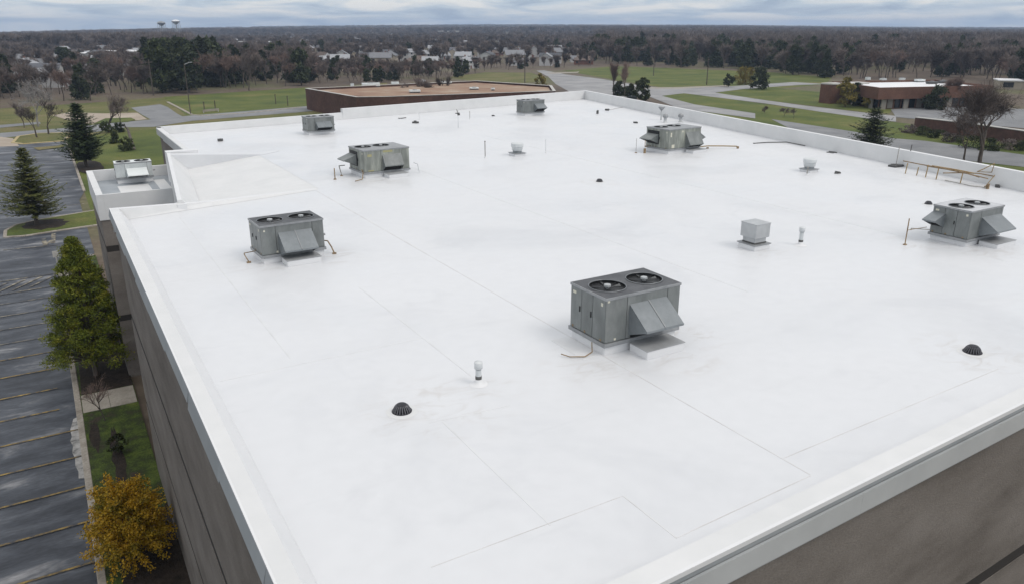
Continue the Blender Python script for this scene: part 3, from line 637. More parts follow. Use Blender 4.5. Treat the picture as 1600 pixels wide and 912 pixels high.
def rtu(x, y, rz, L, W, zb, zt, label, body='rtu_body', top='rtu_top_dark', hd='hood_metal', z0=0.0, front=(0.46, 0.93), hd_d=0.55, hz=(0.80, 0.36),
        left=None, right=None, duct=True, fans=2, frad=None, coil=False, extra=(), curb='membrane_edge', seamed=True, worn=False):
    t = empty('rooftop_unit', (x, y, z0), rz); tag(t, label, 'rooftop unit', 'air-handling units on the white roof'); t['len'] = L
    zb -= z0; zt -= z0; Hh = zt - zb
    beveled(MB().box(0.03, 0.03, -0.02, L - 0.03, W - 0.03, zb - 0.06).build('roof_curb', M[curb], t), 0.02)
    MB().box(-0.03, -0.03, zb - 0.06, L + 0.03, W + 0.03, zb + 0.03).build('base_rail', M['rail_metal'], t)
    MB().box(0.02, 0.02, zb + 0.03, L - 0.02, W - 0.02, zt - 0.05).build('cabinet_frame', M['black_metal'], t)
    # panels
    fx = [0.0, front[0] * L - 0.08 if front else L * 0.3, L] if front else [0, L * 0.36, L * 0.68, L]
    if front: fx = [0.0, (front[0]) * L - 0.07, front[1] * L + 0.03 if front[1] < 0.95 else L - 0.04, L]
    def panels(xs, fn):
        for a, b in zip(xs, xs[1:]):
            if b - a > 0.03: beveled(fn(a + 0.006, b - 0.006), 0.006, 1)
    panels(fx, lambda a, b: MB().box(a, 0.0, zb + 0.04, b, 0.022, zt - 0.06).build('cabinet_panel', M[body], t))
    panels([0, W * 0.36, W * 0.68, W], lambda a, b: MB().box(0.0, a if a > 0.02 else 0.024, zb + 0.04, 0.022, b, zt - 0.06).build('cabinet_panel', M[body], t))
    panels([0, W * 0.5, W], lambda a, b: MB().box(L - 0.022, a if a > 0.02 else 0.024, zb + 0.04, L, b if b < W - 0.02 else W - 0.024, zt - 0.06).build('cabinet_panel', M[body], t))
    panels([0, L * 0.5, L], lambda a, b: MB().box(a, W - 0.022, zb + 0.04, b, W, zt - 0.06).build('cabinet_panel', M[body], t))
    MB().box(-0.015, -0.015, zt - 0.058, L + 0.015, 0.0, zt + 0.0).box(-0.015, W, zt - 0.058, L + 0.015, W + 0.015, zt).box(-0.015, 0, zt - 0.058, 0, W, zt).box(L, 0, zt - 0.058, L + 0.015, W, zt).build('top_rim', M['rail_metal'], t)
    # top plate with round fan openings
    r = frad or min(L / 4, W / 2) * 0.80
    tm = MB()
    if fans:
        fw = L if L < 2.3 else L * 0.80
        cs = []
        if fw < L: tm.poly([(fw, 0, zt - 0.002), (L, 0, zt - 0.002), (L, W, zt - 0.002), (fw, W, zt - 0.002)])
        wy0 = 0.0 if W < 1.5 else W * 0.30
        if wy0: tm.poly([(0, 0, zt - 0.002), (fw, 0, zt - 0.002), (fw, wy0, zt - 0.002), (0, wy0, zt - 0.002)])
        for k in range(fans):
            xa, xb = fw * k / fans, fw * (k + 1) / fans; cx, cy = (xa + xb) / 2, (wy0 + W) / 2
            rk = min(r, (xb - xa) / 2 * 0.86, (W - wy0) / 2 * 0.86)
            ring_plate(tm, xa, wy0, xb, W, cx, cy, rk, zt - 0.002); cs.append((cx, cy, rk))
    else: tm.poly([(0, 0, zt - 0.002), (L, 0, zt - 0.002), (L, W, zt - 0.002), (0, W, zt - 0.002)])
    tm.build('top_panel', M[top], t)
    for cx, cy, rk in (cs if fans else ()):
        fan = MB().lathe([(rk, -0.002), (rk * 0.97, -0.14), (rk * 0.95, -0.30), (0.001, -0.301)], 28, (cx, cy, zt)).build('condenser_fan', M['black_metal'], t)
        MB().torus((cx, cy, zt + 0.006), rk, 0.013, 32, 6).build('fan_ring', M['ring_metal'], fan, True)
        for k in range(5):
            a = 2 * math.pi * k / 5 + x; bmb = MB(); pts = []
            for rr_, da, dz in ((0.16, -0.20, -0.155), (0.9, -0.30, -0.17), (0.9, 0.32, -0.07), (0.16, 0.30, -0.11)):
                pts.append((cx + rk * rr_ * math.cos(a + da), cy + rk * rr_ * math.sin(a + da), zt + dz + 0.055))
            bmb.poly(pts); b2 = [(p[0], p[1], p[2] - 0.008) for p in pts]; bmb.poly(list(reversed(b2)))
            for q in range(4): bmb.poly([pts[q], b2[q], b2[(q + 1) % 4], pts[(q + 1) % 4]])
            bmb.build('fan_blade', M['blade_metal'], fan)
        MB().lathe([(0.001, 0.02), (0.085, 0.012), (0.09, -0.03), (0.05, -0.04), (0.05, -0.2)], 6, (cx, cy, zt + 0.03)).build('fan_motor', M['motor_metal'], fan)
        gmb = MB()
        for q in (2, 4): gmb.torus((cx, cy, zt + 0.004), rk * q / 5, 0.0025, 28, 3)
        for q in range(3):
            a = math.pi * q / 3 + 0.3; gmb.tube((cx - rk * math.cos(a), cy - rk * math.sin(a), zt + 0.004), (cx + rk * math.cos(a), cy + rk * math.sin(a), zt + 0.004), 0.004, n=3)
        gmb.build('fan_guard', M['black_metal'], fan)
    if front: hood(t, front[0] * L, front[1] * L, zb + Hh * hz[0], zb + Hh * hz[1], hd_d, hd, 'front', W, seamed)
    if left: hood(t, left[0] * W, left[1] * W, zb + Hh * left[2], zb + Hh * left[3], left[4], hd, 'left', W, False)
    if right: hood(t, right[0] * W, right[1] * W, zb + Hh * right[2], zb + Hh * right[3], right[4], hd, 'right', W, False)
    if front: MB().box(front[0] * L + 0.05, -0.02, zb + 0.05, front[1] * L - 0.1, 0.0, zb + Hh * 0.14).build('drain_slot', M['black_metal'], t)
    if coil:
        MB().box(-0.014, W * 0.42, zb + Hh * 0.2, 0.0, W * 0.93, zb + Hh * 0.86).build('coil_opening', M['black_metal'], t)
    if duct:
        d0, d1 = front[0] * L + 0.02, front[1] * L + 0.04
        beveled(MB().box(d0, -0.66, -0.02, d1, -0.035, zb - 0.075).build('duct_curb', M[curb], t), 0.025)
        MB().box(d0 - 0.01, -0.67, zb - 0.074, d1 + 0.01, -0.032, zb - 0.062).build('duct_cover', M['duct_metal'], t)
    # labels and small fittings
    for (sx, sz, wd, hg, mm) in extra:
        MB().box(sx * L, -0.004, zb + sz * Hh, sx * L + wd, 0.0, zb + sz * Hh + hg).build('data_plate', M[mm], t)
    MB().box(-0.004, W * 0.08, zb + Hh * 0.80, 0.0, W * 0.08 + 0.07, zb + Hh * 0.87).build('data_plate', M['sticker'], t)
    MB().box(-0.004, W * 0.84, zb + Hh * 0.80, 0.0, W * 0.84 + 0.12, zb + Hh * 0.86).build('data_plate', M['sticker'], t)
    for yy in (0.10, 0.55, 0.90): MB().box(-0.006, W * yy, zb + 0.05, 0.0, W * yy + 0.05, zb + 0.10).build('knockout', M['rust_pipe'], t)
    for yy in (0.39, 0.71): MB().box(-0.02, W * yy, zb + Hh * 0.45, 0.0, W * yy + 0.025, zb + Hh * 0.57).build('panel_latch', M['black_metal'], t)
    MB().tube((L + 0.03, W * 0.3, zb + Hh * 0.35), (L + 0.16, W * 0.3, zb + Hh * 0.35), 0.04, n=8).build('drain_trap', M['rail_metal'], t)
    return t
U1 = rtu(9.86, 12.52, 0, 2.16, 1.34, 0.27, 1.37, 'big grey unit nearest the front edge, two black fans on its dark top', extra=((0.02, 0.90, 0.06, 0.05, 'sticker'), (0.12, 0.06, 0.05, 0.05, 'sticker')), front=(0.31, 0.81), hd_d=0.62, hz=(0.77, 0.36))
U2 = rtu(5.02, 23.50, 0.035, 2.0, 1.28, 0.25, 1.22, 'grey unit with two black fans nearest the left roof edge, wide sloping hood in front', front=(0.27, 0.80), hd_d=0.60, hz=(0.72, 0.24), extra=((0.05, 0.80, 0.05, 0.05, 'sticker'), (0.22, 0.07, 0.06, 0.06, 'sticker')))
U3 = rtu(12.80, 35.45, 0.05, 2.42, 1.85, 0.25, 1.34, 'weathered green-grey unit with a hood on its left end, nearest the recess', body='rtu_body_worn', top='rtu_top_grey', hd='rtu_body', front=(0.40, 0.82), hd_d=0.30, hz=(0.75, 0.28), left=(0.05, 0.52, 0.72, 0.5, 0.65), coil=True, extra=((0.42, 0.84, 0.5, 0.10, 'sticker_yellow'), (0.08, 0.70, 0.22, 0.12, 'sticker_yellow'), (0.08, 0.05, 0.3, 0.06, 'sticker_yellow')), seamed=False, frad=0.42)
U4 = rtu(15.06, 52.22, 0.02, 1.85, 1.22, 0.24, 1.18, 'small grey-green unit at far left by the low rear parapet', top='rtu_top_grey', front=(0.30, 0.86), hd_d=0.45, hz=(0.66, 0.33), duct=False)
U5 = rtu(33.80, 54.70, 0.05, 1.98, 1.22, 0.24, 1.24, 'farthest grey unit standing near the rear corner of the roof', top='rtu_top_grey', front=(0.48, 0.97), hd_d=0.5, hz=(0.70, 0.38), duct=False, seamed=False)
U6 = rtu(30.45, 33.55, 0.06, 2.62, 1.85, 0.25, 1.40, 'wide weathered unit with hoods on both ends and in front, near the right parapet', body='rtu_body_worn', top='rtu_top_grey', hd='rtu_body', front=(0.52, 0.95), hd_d=0.40, hz=(0.78, 0.20), left=(0.05, 0.55, 0.70, 0.48, 0.62), right=(0.1, 0.9, 0.75, 0.42, 0.62), coil=True, extra=((0.10, 0.06, 0.22, 0.2, 'sticker'), (0.05, 0.62, 0.1, 0.25, 'sticker'), (0.40, 0.8, 0.1, 0.1, 'sticker')), seamed=False, frad=0.42)
U7 = rtu(25.72, 13.50, 0, 1.92, 1.32, 0.22, 1.22, 'grey unit at right with a pale top, hoods at its front and left end', top='rtu_top_pale', front=(0.34, 0.93), hd_d=0.58, hz=(0.72, 0.34), left=(0.0, 0.35, 0.75, 0.55, 0.55), seamed=False)
U8 = rtu(2.86, 49.2, -0.03, 1.95, 1.0, -1.30, -0.42, 'light grey unit with a white top and white hood on the low annex roof', body='rtu_body_light', top='hood_white', hd='hood_white', z0=-1.6, front=(0.30, 0.85), hd_d=0.85, hz=(0.62, 0.30), duct=False, seamed=False)
for u in (U4, U5): u.name = u.name

# dirt rings and patches on the membrane (thin stained laps at the feet of things)
def stain(cx, cy, rx, ry, sd, m='dirt_stain', z=0.0022):
    r_ = random.Random(sd); mb = BMB(); nn = 22
    pts = [(cx + rx * (1 + r_.uniform(-.2, .2)) * math.cos(2 * math.pi * k / nn), cy + ry * (1 + r_.uniform(-.2, .2)) * math.sin(2 * math.pi * k / nn), z) for k in range(nn)]
    mb.poly(pts); return mb.build('membrane_patch', M[m])
def patch(x0, y0, x1, y1, z=0.003):
    BMB().box(x0, y0, -0.01, x1, y1, z).build('membrane_patch', M['membrane_lap'])
patch(9.35, 12.6, 9.83, 13.9, 0.005)

# ------------------------------------------------------------------ small roof things
def pipe_vent(x, y, h, r, label, group='white pipe vents'):
    t = empty('pipe_vent', (x, y, 0)); tag(t, label, 'vent pipe', group)
    MB().lathe([(r * 3.2, 0.002), (r * 2.4, 0.02), (r * 1.25, 0.06), (r * 1.05, 0.14)], 16).build('flashing_boot', M['membrane_edge'], t, True)
    MB().lathe([(r * 1.1, 0.12), (r * 1.1, 0.19), (r, 0.192)], 16).build('clamp', M['clamp_dark'], t, True)
    MB().lathe([(r, 0.19), (r, h - 0.16)], 16).build('pipe', M['pvc_white'], t, True)
    MB().lathe([(r * 0.9, h - 0.15), (r * 1.38, h - 0.14), (r * 1.42, h - 0.015), (r * 1.36, h), (0.001, h + 0.004)], 16).build('cap', M['pvc_white'], t, True)
pipe_vent(6.77, 12.72, 0.50, 0.062, 'white capped pipe with a dark collar, near the front drain')
pipe_vent(21.17, 16.50, 0.62, 0.07, 'white capped pipe vent right of the square metal vent')
def drain(x, y, label, s=1.0):
    t = empty('roof_drain', (x, y, 0)); t.scale = (s * 1.05, s * 1.05, s * 0.84); tag(t, label, 'roof drain', 'black dome drains on the white roof')
    MB().lathe([(0.30, 0.003), (0.22, 0.012), (0.19, 0.016)], 24).build('drain_collar', M['membrane_flashing'], t, True)
    MB().lathe([(0.185, 0.0), (0.19, 0.03), (0.15, 0.035)], 24).build('drain_ring', M['drain_iron'], t)
    MB().lathe([(0.135, 0.02), (0.125, 0.08), (0.09, 0.14), (0.001, 0.15)], 20).build('drain_core', M['black_metal'], t)
    nb = 20
    for k in range(nb):
        a = 2 * math.pi * k / nb; c, s_ = math.cos(a), math.sin(a)
        pr = [(0.175, 0.02), (0.155, 0.075), (0.125, 0.145), (0.085, 0.185)]
        mb = MB()
        for p, q in zip(pr, pr[1:]): mb.tube((p[0] * c, p[0] * s_, p[1]), (q[0] * c, q[0] * s_, q[1]), 0.010, n=4)
        mb.build('drain_bar', M['drain_bar'], t)
    MB().lathe([(0.10, 0.17), (0.095, 0.19), (0.05, 0.20), (0.001, 0.203)], 18).build('drain_cap', M['drain_iron'], t)
drain(4.93, 12.42, 'black slotted dome drain left of the short white pipe', 0.98)
drain(17.2, 8.42, 'black slotted dome drain at far right near the front edge', 1.02)
drain(22.08, 28.95, 'small black dome drain in the middle of the roof', 0.85)
drain(30.9, 18.05, 'dark drain dome behind the unit at the right', 0.8)
def mushroom(x, y, label, s=1.0):
    t = empty('exhaust_fan', (x, y, 0)); t.scale = (s, s, s); tag(t, label, 'roof exhaust fan', 'round upblast exhaust fans')
    beveled(MB().box(-0.36, -0.36, -0.01, 0.36, 0.36, 0.14).build('curb', M['membrane_edge'], t), 0.02)
    MB().box(-0.40, -0.40, 0.14, 0.40, 0.40, 0.175).build('curb_cap', M['rail_metal'], t)
    MB().lathe([(0.27, 0.17), (0.27, 0.25), (0.22, 0.30)], 24).build('neck', M['hood_metal'], t, True)
    MB().lathe([(0.27, 0.28), (0.32, 0.33), (0.335, 0.52), (0.345, 0.55)], 28).build('wind_band', M['pvc_white'], t, True)
    MB().torus((0, 0, 0.55), 0.36, 0.025, 28, 6).build('band_rim', M['pvc_white'], t, True)
    MB().lathe([(0.365, 0.56), (0.385, 0.70), (0.36, 0.735), (0.20, 0.76), (0.001, 0.765)], 28).build('cap', M['pvc_white'], t, True)
mushroom(22.80, 37.7, 'round white exhaust fan in the middle distance, left of the wide worn unit', 0.95)
mushroom(32.90, 25.7, 'round white exhaust fan with a dark base near the right parapet', 0.88)
def box_vent(x, y):
    t = empty('box_vent', (x, y, 0)); tag(t, 'square grey metal gravity vent on a dark flange in the right part of the roof', 'roof vent')
    beveled(MB().box(-0.36, -0.36, -0.01, 0.36, 0.36, 0.17).build('curb', M['membrane_edge'], t), 0.02)
    MB().box(-0.39, -0.39, 0.17, 0.39, 0.39, 0.20).build('flange', M['rail_metal'], t)
    MB().box(-0.26, -0.26, 0.20, 0.26, 0.26, 0.44).build('throat', M['vent_metal'], t)
    MB().box(-0.27, -0.27, 0.20, 0.27, 0.27, 0.245).build('louver_gap', M['clamp_dark'], t)
    b = MB().box(-0.33, -0.33, 0.40, 0.33, 0.33, 0.88).build('cap', M['vent_metal'], t); beveled(b, 0.012)
    MB().box(-0.34, -0.34, 0.865, 0.34, 0.34, 0.885).build('cap_lid', M['vent_metal'], t)
    MB().box(0.331, -0.03, 0.41, 0.345, 0.28, 0.86).build('side_seam', M['vent_metal'], t)
box_vent(19.58, 17.1)
# thin pipes, posts and bits
def post(x, y, h, r, m, label, base=0.06):
    t = empty('thin_pipe', (x, y, 0)); tag(t, label, 'pipe')
    MB().lathe([(base, 0.0), (base * 0.8, 0.05), (r, 0.09)], 10).build('foot', M['membrane_edge'], t, True)
    MB().tube((0, 0, 0.05), (rng.uniform(-.02, .02), 0.0, h), r, n=8).build('pipe', M[m], t)
    MB().lathe([(r * 1.5, h - 0.05), (r * 1.5, h), (0.001, h + 0.004)], 8).build('cap', M[m], t)
post(20.76, 37.8, 0.95, 0.028, 'grey_pipe', 'thin grey pipe standing left of the round exhaust fan')
post(24.62, 37.5, 0.80, 0.018, 'pvc_white', 'thin white pipe standing right of the round exhaust fan')
post(28.80, 54.9, 0.62, 0.02, 'grey_pipe', 'short thin pipe right of the roof antenna')
post(25.3, 56.8, 0.5, 0.016, 'pvc_white', 'short pale pipe left of the roof antenna')
post(31.9, 25.0, 0.42, 0.03, 'grey_pipe', 'stubby grey pipe left of the exhaust fan by the right parapet')
t = empty('roof_antenna', (25.62, 50.67, 0)); tag(t, 'small antenna with crossed dark arms on a pale mast near the rear parapet', 'antenna')
MB().tube((0, 0, 0), (0, 0, 1.25), 0.02, n=6).build('mast', M['pvc_white'], t)
MB().box(-0.2, -0.02, 1.0, 0.12, 0.02, 1.07).build('arm', M['clamp_dark'], t)
MB().box(-0.03, -0.05, 0.88, 0.14, 0.05, 1.0).build('bracket', M['clamp_dark'], t)
MB().tube((-0.02, 0, 1.05), (-0.1, 0, 1.32), 0.03, n=6).build('whip', M['grey_pipe'], t)
def debris(x, y, sx, sy, h, label, m='clamp_dark', name='scrap_piece'):
    r_ = random.Random(int(x * 100)); mb = MB()
    for k in range(4):
        ax, ay = r_.uniform(-sx, sx) * .5, r_.uniform(-sy, sy) * .5; w_ = sx * r_.uniform(.25, .5); d_ = sy * r_.uniform(.3, .6); a = r_.uniform(0, 3)
        c, s_ = math.cos(a), math.sin(a)
        pts = [(ax + c * u - s_ * v, ay + s_ * u + c * v) for u, v in ((-w_, -d_), (w_, -d_), (w_ * .8, d_), (-w_, d_ * .7))]
        mb.prism(pts, 0.0 + k * 0.004, h * r_.uniform(.4, 1))
    o = mb.build(name, M[m]); o.location = (x, y, 0); tag(o, label, 'scrap'); return o
debris(9.23, 52.4, 0.35, 0.25, 0.16, 'dark bundle lying on the roof at the far left corner')
debris(24.44, 58.3, 0.5, 0.15, 0.06, 'flat dark strip lying by the rear parapet')
debris(24.05, 54.8, 0.32, 0.2, 0.2, 'dark lump lying in front of the flat strip near the rear parapet')
debris(39.97, 53.0, 0.14, 0.14, 0.32, 'small dark stub near the rear right corner of the roof')
debris(42.25, 54.8, 0.45, 0.15, 0.14, 'dark scrap with a cable near the rear right corner')
debris(38.50, 46.2, 0.35, 0.15, 0.12, 'dark strip left of the two small vents by the wide unit')
debris(31.5, 56.0, 0.2, 0.15, 0.1, 'tiny dark scrap left of the farthest unit')
debris(33.71, 24.6, 0.30, 0.14, 0.10, 'dark flat scrap right of the exhaust fan by the right parapet')
debris(39.25, 29.2, 0.55, 0.16, 0.06, 'dark strip at the foot of the right parapet')
mb = MB().path([(37.9, 34.0, 0.03), (39.0, 33.8, 0.04), (40.0, 33.2, 0.05), (39.8, 31.6, 0.04)], 0.03, 5)
tag(mb.build('roof_cable', M['clamp_dark']), 'dark cable lying along the foot of the right parapet', 'cable')
mb = MB().path([(42.3, 54.8, 0.03), (43.5, 55.3, 0.03), (45.2, 56.2, 0.03)], 0.018, 4)
tag(mb.build('roof_cable', M['grey_pipe']), 'thin pale cable running from the scrap at the rear corner', 'cable')
def small_vent(x, y, label):
    t = empty('small_vent', (x, y, 0)); tag(t, label, 'roof vent', 'little capped vents behind the wide unit')
    MB().lathe([(0.2, 0.0), (0.12, 0.08), (0.11, 0.4)], 12).build('stack', M['vent_metal'], t, True)
    MB().lathe([(0.2, 0.38), (0.22, 0.5), (0.16, 0.62), (0.001, 0.66)], 12).build('cap', M['rail_metal'], t, True)
small_vent(40.7, 45.4, 'little round vent behind the wide worn unit, left of its twin'); small_vent(41.9, 45.0, 'little round vent behind the wide worn unit, right of its twin')
t = empty('turbine_vent', (41.6, 46.9, 0)); tag(t, 'little funnel-topped vent behind the two small round vents', 'roof vent')
MB().tube((0, 0, 0), (0, 0, 0.75), 0.05, n=8).build('stack', M['vent_metal'], t)
MB().lathe([(0.05, 0.7), (0.25, 0.95), (0.25, 1.02), (0.001, 1.04)], 12).build('cap', M['rail_metal'], t, True)
# gas lines and brackets beside the units
def gasline(name, pts, r, m, label, feet=()):
    t = empty(name, pts[0][:2] + (0,)); o = Vector(t.location); tag(t, label, 'pipe')
    MB().path([Vector(p) - o for p in pts], r * 0.72, 6).build('pipe', M[m], t)
    for k, f in enumerate(feet):
        MB().box(f[0] - o.x - 0.06, f[1] - o.y - 0.04, 0, f[0] - o.x + 0.06, f[1] - o.y + 0.04, f[2] * 0.8).build('support_block', M['rust_pipe'], t)
gasline('gas_pipe', [(12.12, 12.9, 0.02), (12.14, 12.85, 0.20), (12.2, 12.8, 0.30)], 0.03, 'rust_pipe', 'short rusty pipe stub right of the big front unit', [(12.12, 12.9, 0.08)])
gasline('drain_hose', [(9.83, 12.95, 0.20), (9.70, 12.75, 0.06), (9.45, 12.68, 0.03), (9.15, 12.85, 0.03), (9.02, 13.0, 0.07)], 0.018, 'rust_pipe', 'brown drain hose curling from the left side of the big front unit')
gasline('gas_pipe', [(7.12, 24.05, 0.36), (7.20, 23.85, 0.38), (7.26, 23.7, 0.22), (7.3, 23.55, 0.03)], 0.03, 'rust_pipe', 'bent rusty pipe right of the unit near the left edge', [(7.3, 23.55, 0.05)])
gasline('gas_pipe', [(4.98, 24.2, 0.28), (4.62, 24.2, 0.26), (4.60, 24.1, 0.24), (4.68, 23.95, 0.03)], 0.022, 'rust_pipe', 'thin rusty pipe left of the unit near the left edge', [(4.68, 23.95, 0.05)])
gasline('gas_pipe', [(12.35, 37.0, 0.45), (12.05, 37.0, 0.45), (12.05, 36.7, 0.03)], 0.035, 'grey_pipe', 'grey pipe elbow behind the left end of the weathered unit', [(12.05, 36.7, 0.05)])
gasline('gas_pipe', [(11.45, 35.9, 0.55), (11.45, 35.9, 0.05)], 0.035, 'rust_pipe', 'rusty upright pipe left of the weathered unit', [(11.45, 35.9, 0.06)])
gasline('drain_hose', [(12.75, 35.7, 0.40), (12.72, 35.45, 0.28), (12.5, 35.0, 0.06), (12.1, 34.9, 0.03)], 0.03, 'rust_pipe', 'dark hose drooping from the left corner of the weathered unit')
gasline('drain_hose', [(15.5, 35.7, 0.5), (15.62, 35.5, 0.45), (15.65, 35.4, 0.03)], 0.03, 'pvc_white', 'white pipe elbow at the right end of the weathered unit')
gasline('gas_pipe', [(33.2, 34.0, 0.16), (34.0, 34.0, 0.16), (34.9, 33.6, 0.14), (35.6, 33.2, 0.12), (35.6, 33.1, 0.03)], 0.05, 'yellow_pipe', 'yellowish pipe running right from the wide worn unit', [(34.0, 34.0, 0.1), (35.6, 33.1, 0.16)])
gasline('gas_pipe', [(29.6, 34.6, 0.75), (29.6, 34.6, 0.35), (30.3, 34.9, 0.35)], 0.03, 'rust_pipe', 'rusty pipe with an upright left of the wide worn unit', [(29.6, 34.6, 0.34)])
gasline('gas_pipe', [(29.2, 34.9, 0.85), (29.2, 34.9, 0.03)], 0.02, 'grey_pipe', 'thin upright pipe at the far left of the wide worn unit', [(29.2, 34.9, 0.05)])
gasline('gas_pipe', [(25.2, 14.5, 0.45), (24.75, 14.9, 0.47), (24.75, 14.9, 0.40)], 0.022, 'grey_pipe', 'grey pipe reaching left from the right-hand unit')
gasline('gas_pipe', [(24.3, 14.75, 0.90), (24.25, 14.72, 0.02)], 0.026, 'rust_pipe', 'rusty leaning upright left of the right-hand unit', [(24.25, 14.72, 0.04)])
gasline('gas_pipe', [(24.32, 14.74, 0.50), (25.4, 14.75, 0.46)], 0.015, 'rust_pipe', 'thin rusty rod between the leaning upright and the right-hand unit')
# pipe rack of old pipe and rails by the right parapet
t = empty('pipe_rack', (36.6, 21.2, 0)); tag(t, 'rusty rack of old pipes on short legs in front of the right parapet', 'pipe rack')
o = Vector((36.75, 21.2, 0))
def rk(name, pts, r, m): MB().path([Vector(p) - o for p in pts], r, 6).build(name, M[m], t)
rails = [[(37.3, 23.4, 0.50), (36.9, 22.2, 0.53), (36.75, 21.0, 0.55), (36.7, 19.9, 0.50), (36.7, 19.2, 0.40)], [(37.1, 22.0, 0.46), (36.95, 20.9, 0.48), (36.85, 19.7, 0.44), (36.9, 18.9, 0.36)], [(36.5, 20.8, 0.36), (36.9, 20.1, 0.45), (37.2, 19.5, 0.48), (37.4, 18.9, 0.42)]]
for q in rails: rk('rail', q, 0.028, 'rust_pipe')
rk('rail', [(36.85, 21.6, 0.56), (36.8, 20.4, 0.56), (36.8, 19.5, 0.52)], 0.03, 'yellow_pipe')
for px_, py_, hh in ((36.75, 22.8, 0.52), (36.75, 22.2, 0.40), (36.7, 21.7, 0.60), (36.6, 21.1, 0.54), (36.75, 20.0, 0.46)):
    rk('leg', [(px_ - 0.06, py_, 0.0), (px_, py_, hh)], 0.026, 'yellow_pipe')
rk('brace', [(37.2, 19.6, 0.55), (37.1, 19.3, 0.72), (37.3, 18.95, 1.02)], 0.022, 'yellow_pipe')
rk('brace', [(37.2, 19.6, 0.55), (37.3, 19.0, 0.6), (37.3, 18.95, 1.02)], 0.018, 'rust_pipe')
gasline('conduit', [(36.3, 20.6, 0.05), (36.1, 19.9, 0.06), (36.0, 19.2, 0.05), (36.15, 18.6, 0.06)], 0.035, 'grey_pipe', 'grey conduit curving along the roof in front of the pipe rack', [(36.2, 18.55, 0.30)])
gasline('conduit', [(36.3, 18.7, 0.1), (36.5, 18.5, 0.62)], 0.025, 'yellow_pipe', 'yellowish leaning upright at the right end of the pipe rack', [(36.3, 18.7, 0.12)])
t = empty('mast_base', (38.0, 24.3, 0)); tag(t, 'dark weighted base with two thin uprights at the left end of the pipe rack', 'mast base')
for k in range(3): MB().box(-0.35 + 0.24 * k, -0.22, 0.0, -0.13 + 0.24 * k, 0.22, 0.10 + 0.02 * (k % 2)).build('ballast_block', M['clamp_dark'], t)
MB().tube((0.0, 0, 0.1), (0.12, 0.05, 1.05), 0.022, n=6).build('upright', M['grey_pipe'], t)
MB().tube((0.35, -0.4, 0.05), (0.55, -0.35, 1.15), 0.024, n=6).build('upright', M['clamp_dark'], t)
debris(37.0, 18.5, 0.16, 0.2, 0.12, 'small dark block at the right end by the parapet')

# ------------------------------------------------------------------ trees
def tri(mb, a, b, c):
    i = len(mb.v); mb.v += [tuple(a), tuple(b), tuple(c)]; mb.f.append((i, i + 1, i + 2))
def rvec(r_): 
    z = r_.uniform(-1, 1); a = r_.uniform(0, 2 * math.pi); s = math.sqrt(1 - z * z); return Vector((s * math.cos(a), s * math.sin(a), z))
def conifer(h, rad, sd, levels, per, droop=-0.15, taper=0.85, base=0.10, nl=0.22, tw=9, spread=0.55, bulge=0.0, rise=0.10, blades=4):
    """trunk with limbs, and a crown of needle sprays set along whorled, drooping branches"""
    r_ = random.Random(sd); tr = MB(); cr = MB()
    zs = [h * k / 6 for k in range(7)]; pts = [Vector((r_.uniform(-.03, .03) * h * .3, r_.uniform(-.03, .03) * h * .3, z)) if k else Vector((0, 0, 0)) for k, z in enumerate(zs)]
    for k in range(6): tr.tube(pts[k], pts[k + 1], 0.026 * h * (1 - k / 6.3), 0.026 * h * (1 - (k + 1) / 6.3), 7, False)
    for q in range(levels):
        f = base + (1 - base) * (q / levels) ** 0.92
        z = h * f; u = (f - base) / (1 - base)
        Lm = rad * ((1 - u) ** taper + bulge * math.sin(math.pi * min(1, u * 1.15)) * 0.5)
        if u < 0.12: Lm *= 0.72 + 2.3 * u
        n = max(4, int(per * (0.55 + 0.45 * (1 - u))))
        for k in range(n):
            a = 2 * math.pi * (k + r_.random() * 0.8) / n + q * 1.3
            if r_.random() < 0.08: continue
            L = Lm * r_.uniform(0.58, 1.08) * (1 + 0.16 * math.sin(a * 2 + sd) * math.sin(q * 0.55 + a)) + 0.05
            d = Vector((math.cos(a), math.sin(a), 0)); o = Vector((0, 0, z + r_.uniform(-.5, .5) * h / levels))
            o = o + pts[min(5, int(f * 6))] * 0.0
            m = max(3, int(tw * L / rad * 1.1)); prev = o
            for j in range(1, m + 1):
                s = j / m
                p = o + d * (L * s) + Vector((0, 0, L * (rise * s + droop * math.sin(s * 2.2)) + (0.16 * L * max(0, s - 0.7)))) 
                side = Vector((-d.y, d.x, 0))
                wdt = nl * (1.15 - 0.55 * s)
                for b in range(blades):
                    sg = 1 if b % 2 else -1
                    dirn = (d * r_.uniform(0.3, 1.0) + side * sg * r_.uniform(spread * .5, spread * 1.7) + Vector((0, 0, r_.uniform(-.35, .45)))).normalized()
                    base_p = prev.lerp(p, r_.random()); tip = base_p + dirn * wdt * r_.uniform(.8, 1.7)
                    nrm = (Vector((0, 0, 1)) + rvec(r_) * 0.55).cross(dirn).normalized() * wdt * r_.uniform(.16, .32)
                    tri(cr, base_p - nrm * 0.6, base_p + nrm * 0.6, tip) if b % 3 else (tri(cr, base_p, base_p + dirn * wdt * .6 + nrm, tip), tri(cr, base_p, tip, base_p + dirn * wdt * .6 - nrm))
                prev = p
            if q % 2 == 0 and L > 0.5: tr.tube(o, o + d * (L * 0.7) + Vector((0, 0, L * (rise * .7 + droop))), 0.012 * L + 0.006, 0.004, 4, False)
    return tr, cr
